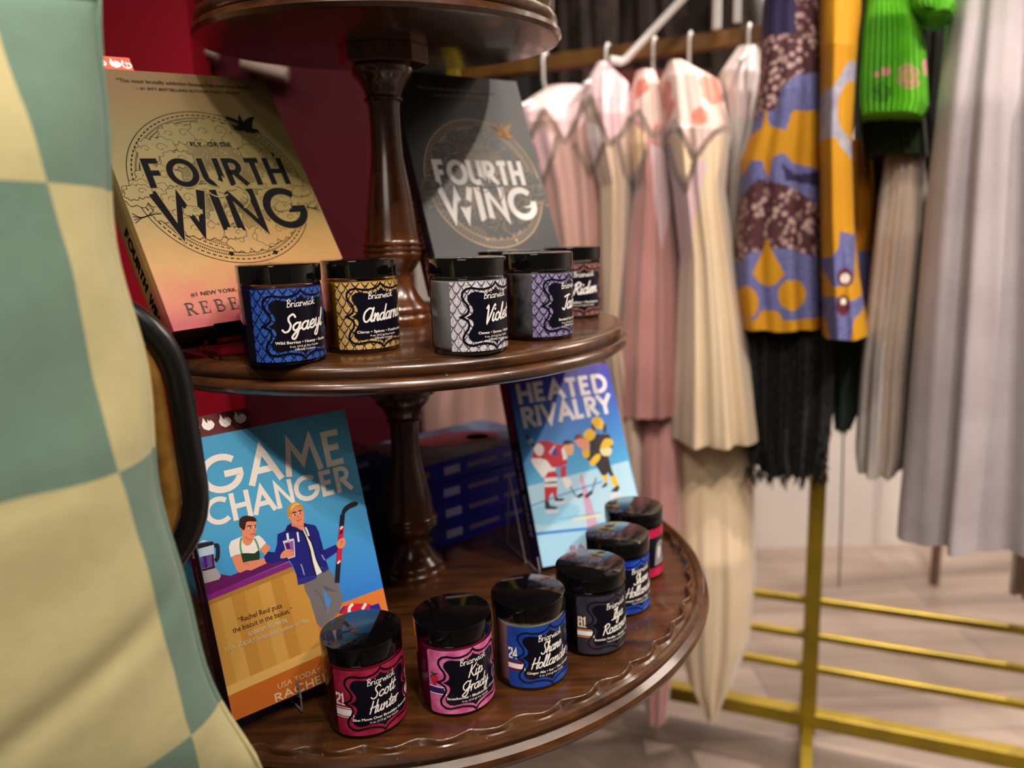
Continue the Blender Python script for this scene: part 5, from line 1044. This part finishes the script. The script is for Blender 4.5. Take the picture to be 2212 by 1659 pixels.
garment('pleated_skirt', [(-200, 1880, 1960), (0, 1864, 1985), (60, 1856, 2006), (160, 1850, 2012), (215, 1850, 2014), (240, 1856, 2000)], .20, .10, GRN, 'bright green pleated garment with pink spirals', 'green garments', gz, seg=180, nrow=120, folds=(26, .10), seed=31)
garment('pleated_skirt', [(-200, 1990, 2060), (0, 1964, 2070), (14, 1975, 2062), (22, 2000, 2040)], .26, .06, GRN, 'bright green pleated sleeve tip at the top edge above the lilac-grey dress', 'green garments', folds=(18, .1), seed=32)
garment('dark_garment', [(-220, 1858, 1990), (120, 1858, 1990), (300, 1860, 1985), (600, 1852, 1935), (760, 1846, 1890)], -.06, .05, DKM[0], 'black garment in the gap between the yellow prints and the taupe dress', DG, seed=16)
garment('dark_garment', [(-220, 1990, 2075), (100, 1985, 2060), (300, 1975, 2030), (420, 1985, 2015)], -.08, .05, DKM[0], 'black garment in the gap between the green pleats and the lilac-grey dress', DG, seed=17)
garment('knit_top', [(150, 1852, 2000), (240, 1850, 2004), (330, 1862, 2010)], .12, .08, DGRN, 'dark green ribbed garment hanging below the green pleats', 'green garments', folds=(20, .06), seed=33)
def linen(n, c, c2): return mat('linen_' + n, c, .85, sheen=.2, noise=(10, c2, 5), bump=(38, .25, .004))
LN1, LN2, LN3 = linen('lilac', '#b2aaae', '#a69ca0'), linen('taupe', '#a8978a', '#9c8a7c'), linen('pale', '#b8b0ac', '#aca29c')
garment('linen_dress', [(280, 1925, 1990), (420, 1900, 2004), (600, 1880, 1990), (800, 1858, 1970), (1000, 1846, 1962), (1035, 1850, 1950)], .10, .12, LN2, 'taupe linen dress hanging behind the big lilac-grey one', 'linen dresses', [('sleeve', LN3, lambda x, y: x < 1925 - (y - 300) * .03)], folds=(6, .08), seed=41)
garment('linen_dress', [(-300, 2110, 2330), (0, 2052, 2380), (200, 2022, 2400), (400, 2000, 2420), (700, 1974, 2440), (1000, 1950, 2450), (1150, 1936, 2455), (1195, 1934, 2460)], .16, .17, LN1, 'large lilac-grey linen dress hanging at the right of the frame', 'linen dresses', folds=(8, .09), seed=42, seg=120)
garment('linen_dress', [(1100, 2196, 2300), (1230, 2186, 2300), (1292, 2180, 2290)], -.04, .06, LN2, 'taupe cuff hanging below the lilac-grey dress at the frame edge', 'linen dresses', seed=43)
FUZZ = mat('black_fur', '#070607', 1.0, spec=.1, sheen=.1, bump=(150, 1, .01))
fr = garment('fuzzy_jacket', [(640, 1612, 1790), (720, 1606, 1808), (900, 1606, 1804), (985, 1612, 1796), (1030, 1640, 1780)], .15, .11, FUZZ, 'black fuzzy garment hanging under the yellow print dress', 'dark garments on the right half of the rack', folds=(11, .08), seed=51)
garment('dark_skirt', [(640, 1796, 1868), (740, 1794, 1870), (900, 1796, 1856), (935, 1800, 1840)], .04, .08, mat('bottle_green', '#2c3c34', .85), 'dark green garment between the black fuzzy one and the taupe dress', 'dark garments on the right half of the rack', seed=52)
# tufts along the fuzzy hem
mb = MB(); rf = random.Random(4)
for i in range(420):
    px, py = rf.uniform(1612, 1788), rf.uniform(900, 1030); b_ = rk(px, py, .15 + rf.uniform(.02, .10)); t_ = b_ + V((rf.uniform(-.012, .012), 0, -rf.uniform(.01, .03))) + RN * rf.uniform(-.004, .012); mb.tube([b_, (b_ + t_) / 2 + RN * .004, t_], [.0022, .0016, .0003], FUZZ, 5)
ob = mb.build('fur_tufts', fr, 180); ob.matrix_parent_inverse = fr.matrix_world.inverted(); ob['kind'] = 'stuff'
# hanging tag cord and a stand leg further back
mb = MB(); mb.tube([rk(1822, 930, -.1), rk(1818, 1100, -.1), rk(1812, 1268, -.1)], .0022, mat('grey_cord', '#8a8486', .8), 6); tag(mb.build('tag_cord', smooth=60), 'thin grey cord dangling below the dark green garment', 'cord')
mb = MB(); g_ = atz(2018, 1262, .0); mb.tube([g_ + V((0, 0, 1.25)), g_ + V((0, 0, .002))], .014, mat('brown_pole', '#6a5040', .5), 10); tag(mb.build('stand_pole', smooth=60), 'thin brown pole standing on the pale floor beyond the lilac-grey dress', 'pole')

# ------------------------------------------------------------------ light
W_ = bpy.data.worlds.new('world'); SC.world = W_; W_.use_nodes = True
W_.node_tree.nodes['Background'].inputs['Color'].default_value = lin('#e8d8cc'); W_.node_tree.nodes['Background'].inputs['Strength'].default_value = .07
def spot(loc, tgt, watts, size, col='#fff0e2', rad_=.03, blend=.4):
    l = bpy.data.lights.new('ceiling_spot', 'SPOT'); l.energy = watts; l.spot_size = rad(size); l.spot_blend = blend; l.shadow_soft_size = rad_; l.color = lin(col)[:3]
    o = bpy.data.objects.new('ceiling_spot', l); COL.objects.link(o); o.location = loc; o.rotation_euler = (V(tgt) - V(loc)).to_track_quat('-Z', 'Y').to_euler(); return o
def cluster(loc, tgt, watts, size, n=3, step=.13):
    d = V((tgt[1] - loc[1], -(tgt[0] - loc[0]), 0)).normalized()
    for i in range(n): spot(V(loc) + d * step * (i - (n - 1) / 2) + V((0, .05 * (i % 2), 0)), tgt, watts / n, size, rad_=.02)
cluster((-.75, -.35, 2.8), (-.2, .6, .95), 50, 60)
cluster((.15, -.3, 2.8), (-.03, .62, .9), 62, 60)
cluster((-.55, -1.45, 2.75), (-.1, .62, .9), 34, 50)
cluster((1.1, -.5, 2.75), (.05, .7, .9), 72, 60)
spot((.4, -.6, 2.8), (.6, 1.5, .95), 95, 60)
spot((1.5, .2, 2.8), (1.2, 1.6, .6), 120, 80)
spot((1.2, 1.9, 2.8), (1.1, 2.5, .5), 250, 110)
spot((-1.3, .5, 2.8), (-.75, 1.36, 1.3), 45, 50)
def area(loc, tgt, watts, sz, col='#fff0e2'):
    l = bpy.data.lights.new('soft_fill', 'AREA'); l.energy = watts; l.size = sz; l.color = lin(col)[:3]  # unseen soft fills added to brighten wall, rack and stand
    o = bpy.data.objects.new('soft_fill', l); COL.objects.link(o); o.location = loc; o.rotation_euler = (V(tgt) - V(loc)).to_track_quat('-Z', 'Y').to_euler(); return o
area((2.2, 1.9, 2.8), (1.8, 2.4, .3), 70, 1.2)
area((.9, .2, 2.8), (.6, 1.5, .8), 16, 1.0)
area((-.6, -1.9, 2.6), (-.3, .5, .9), 16, 1.2)
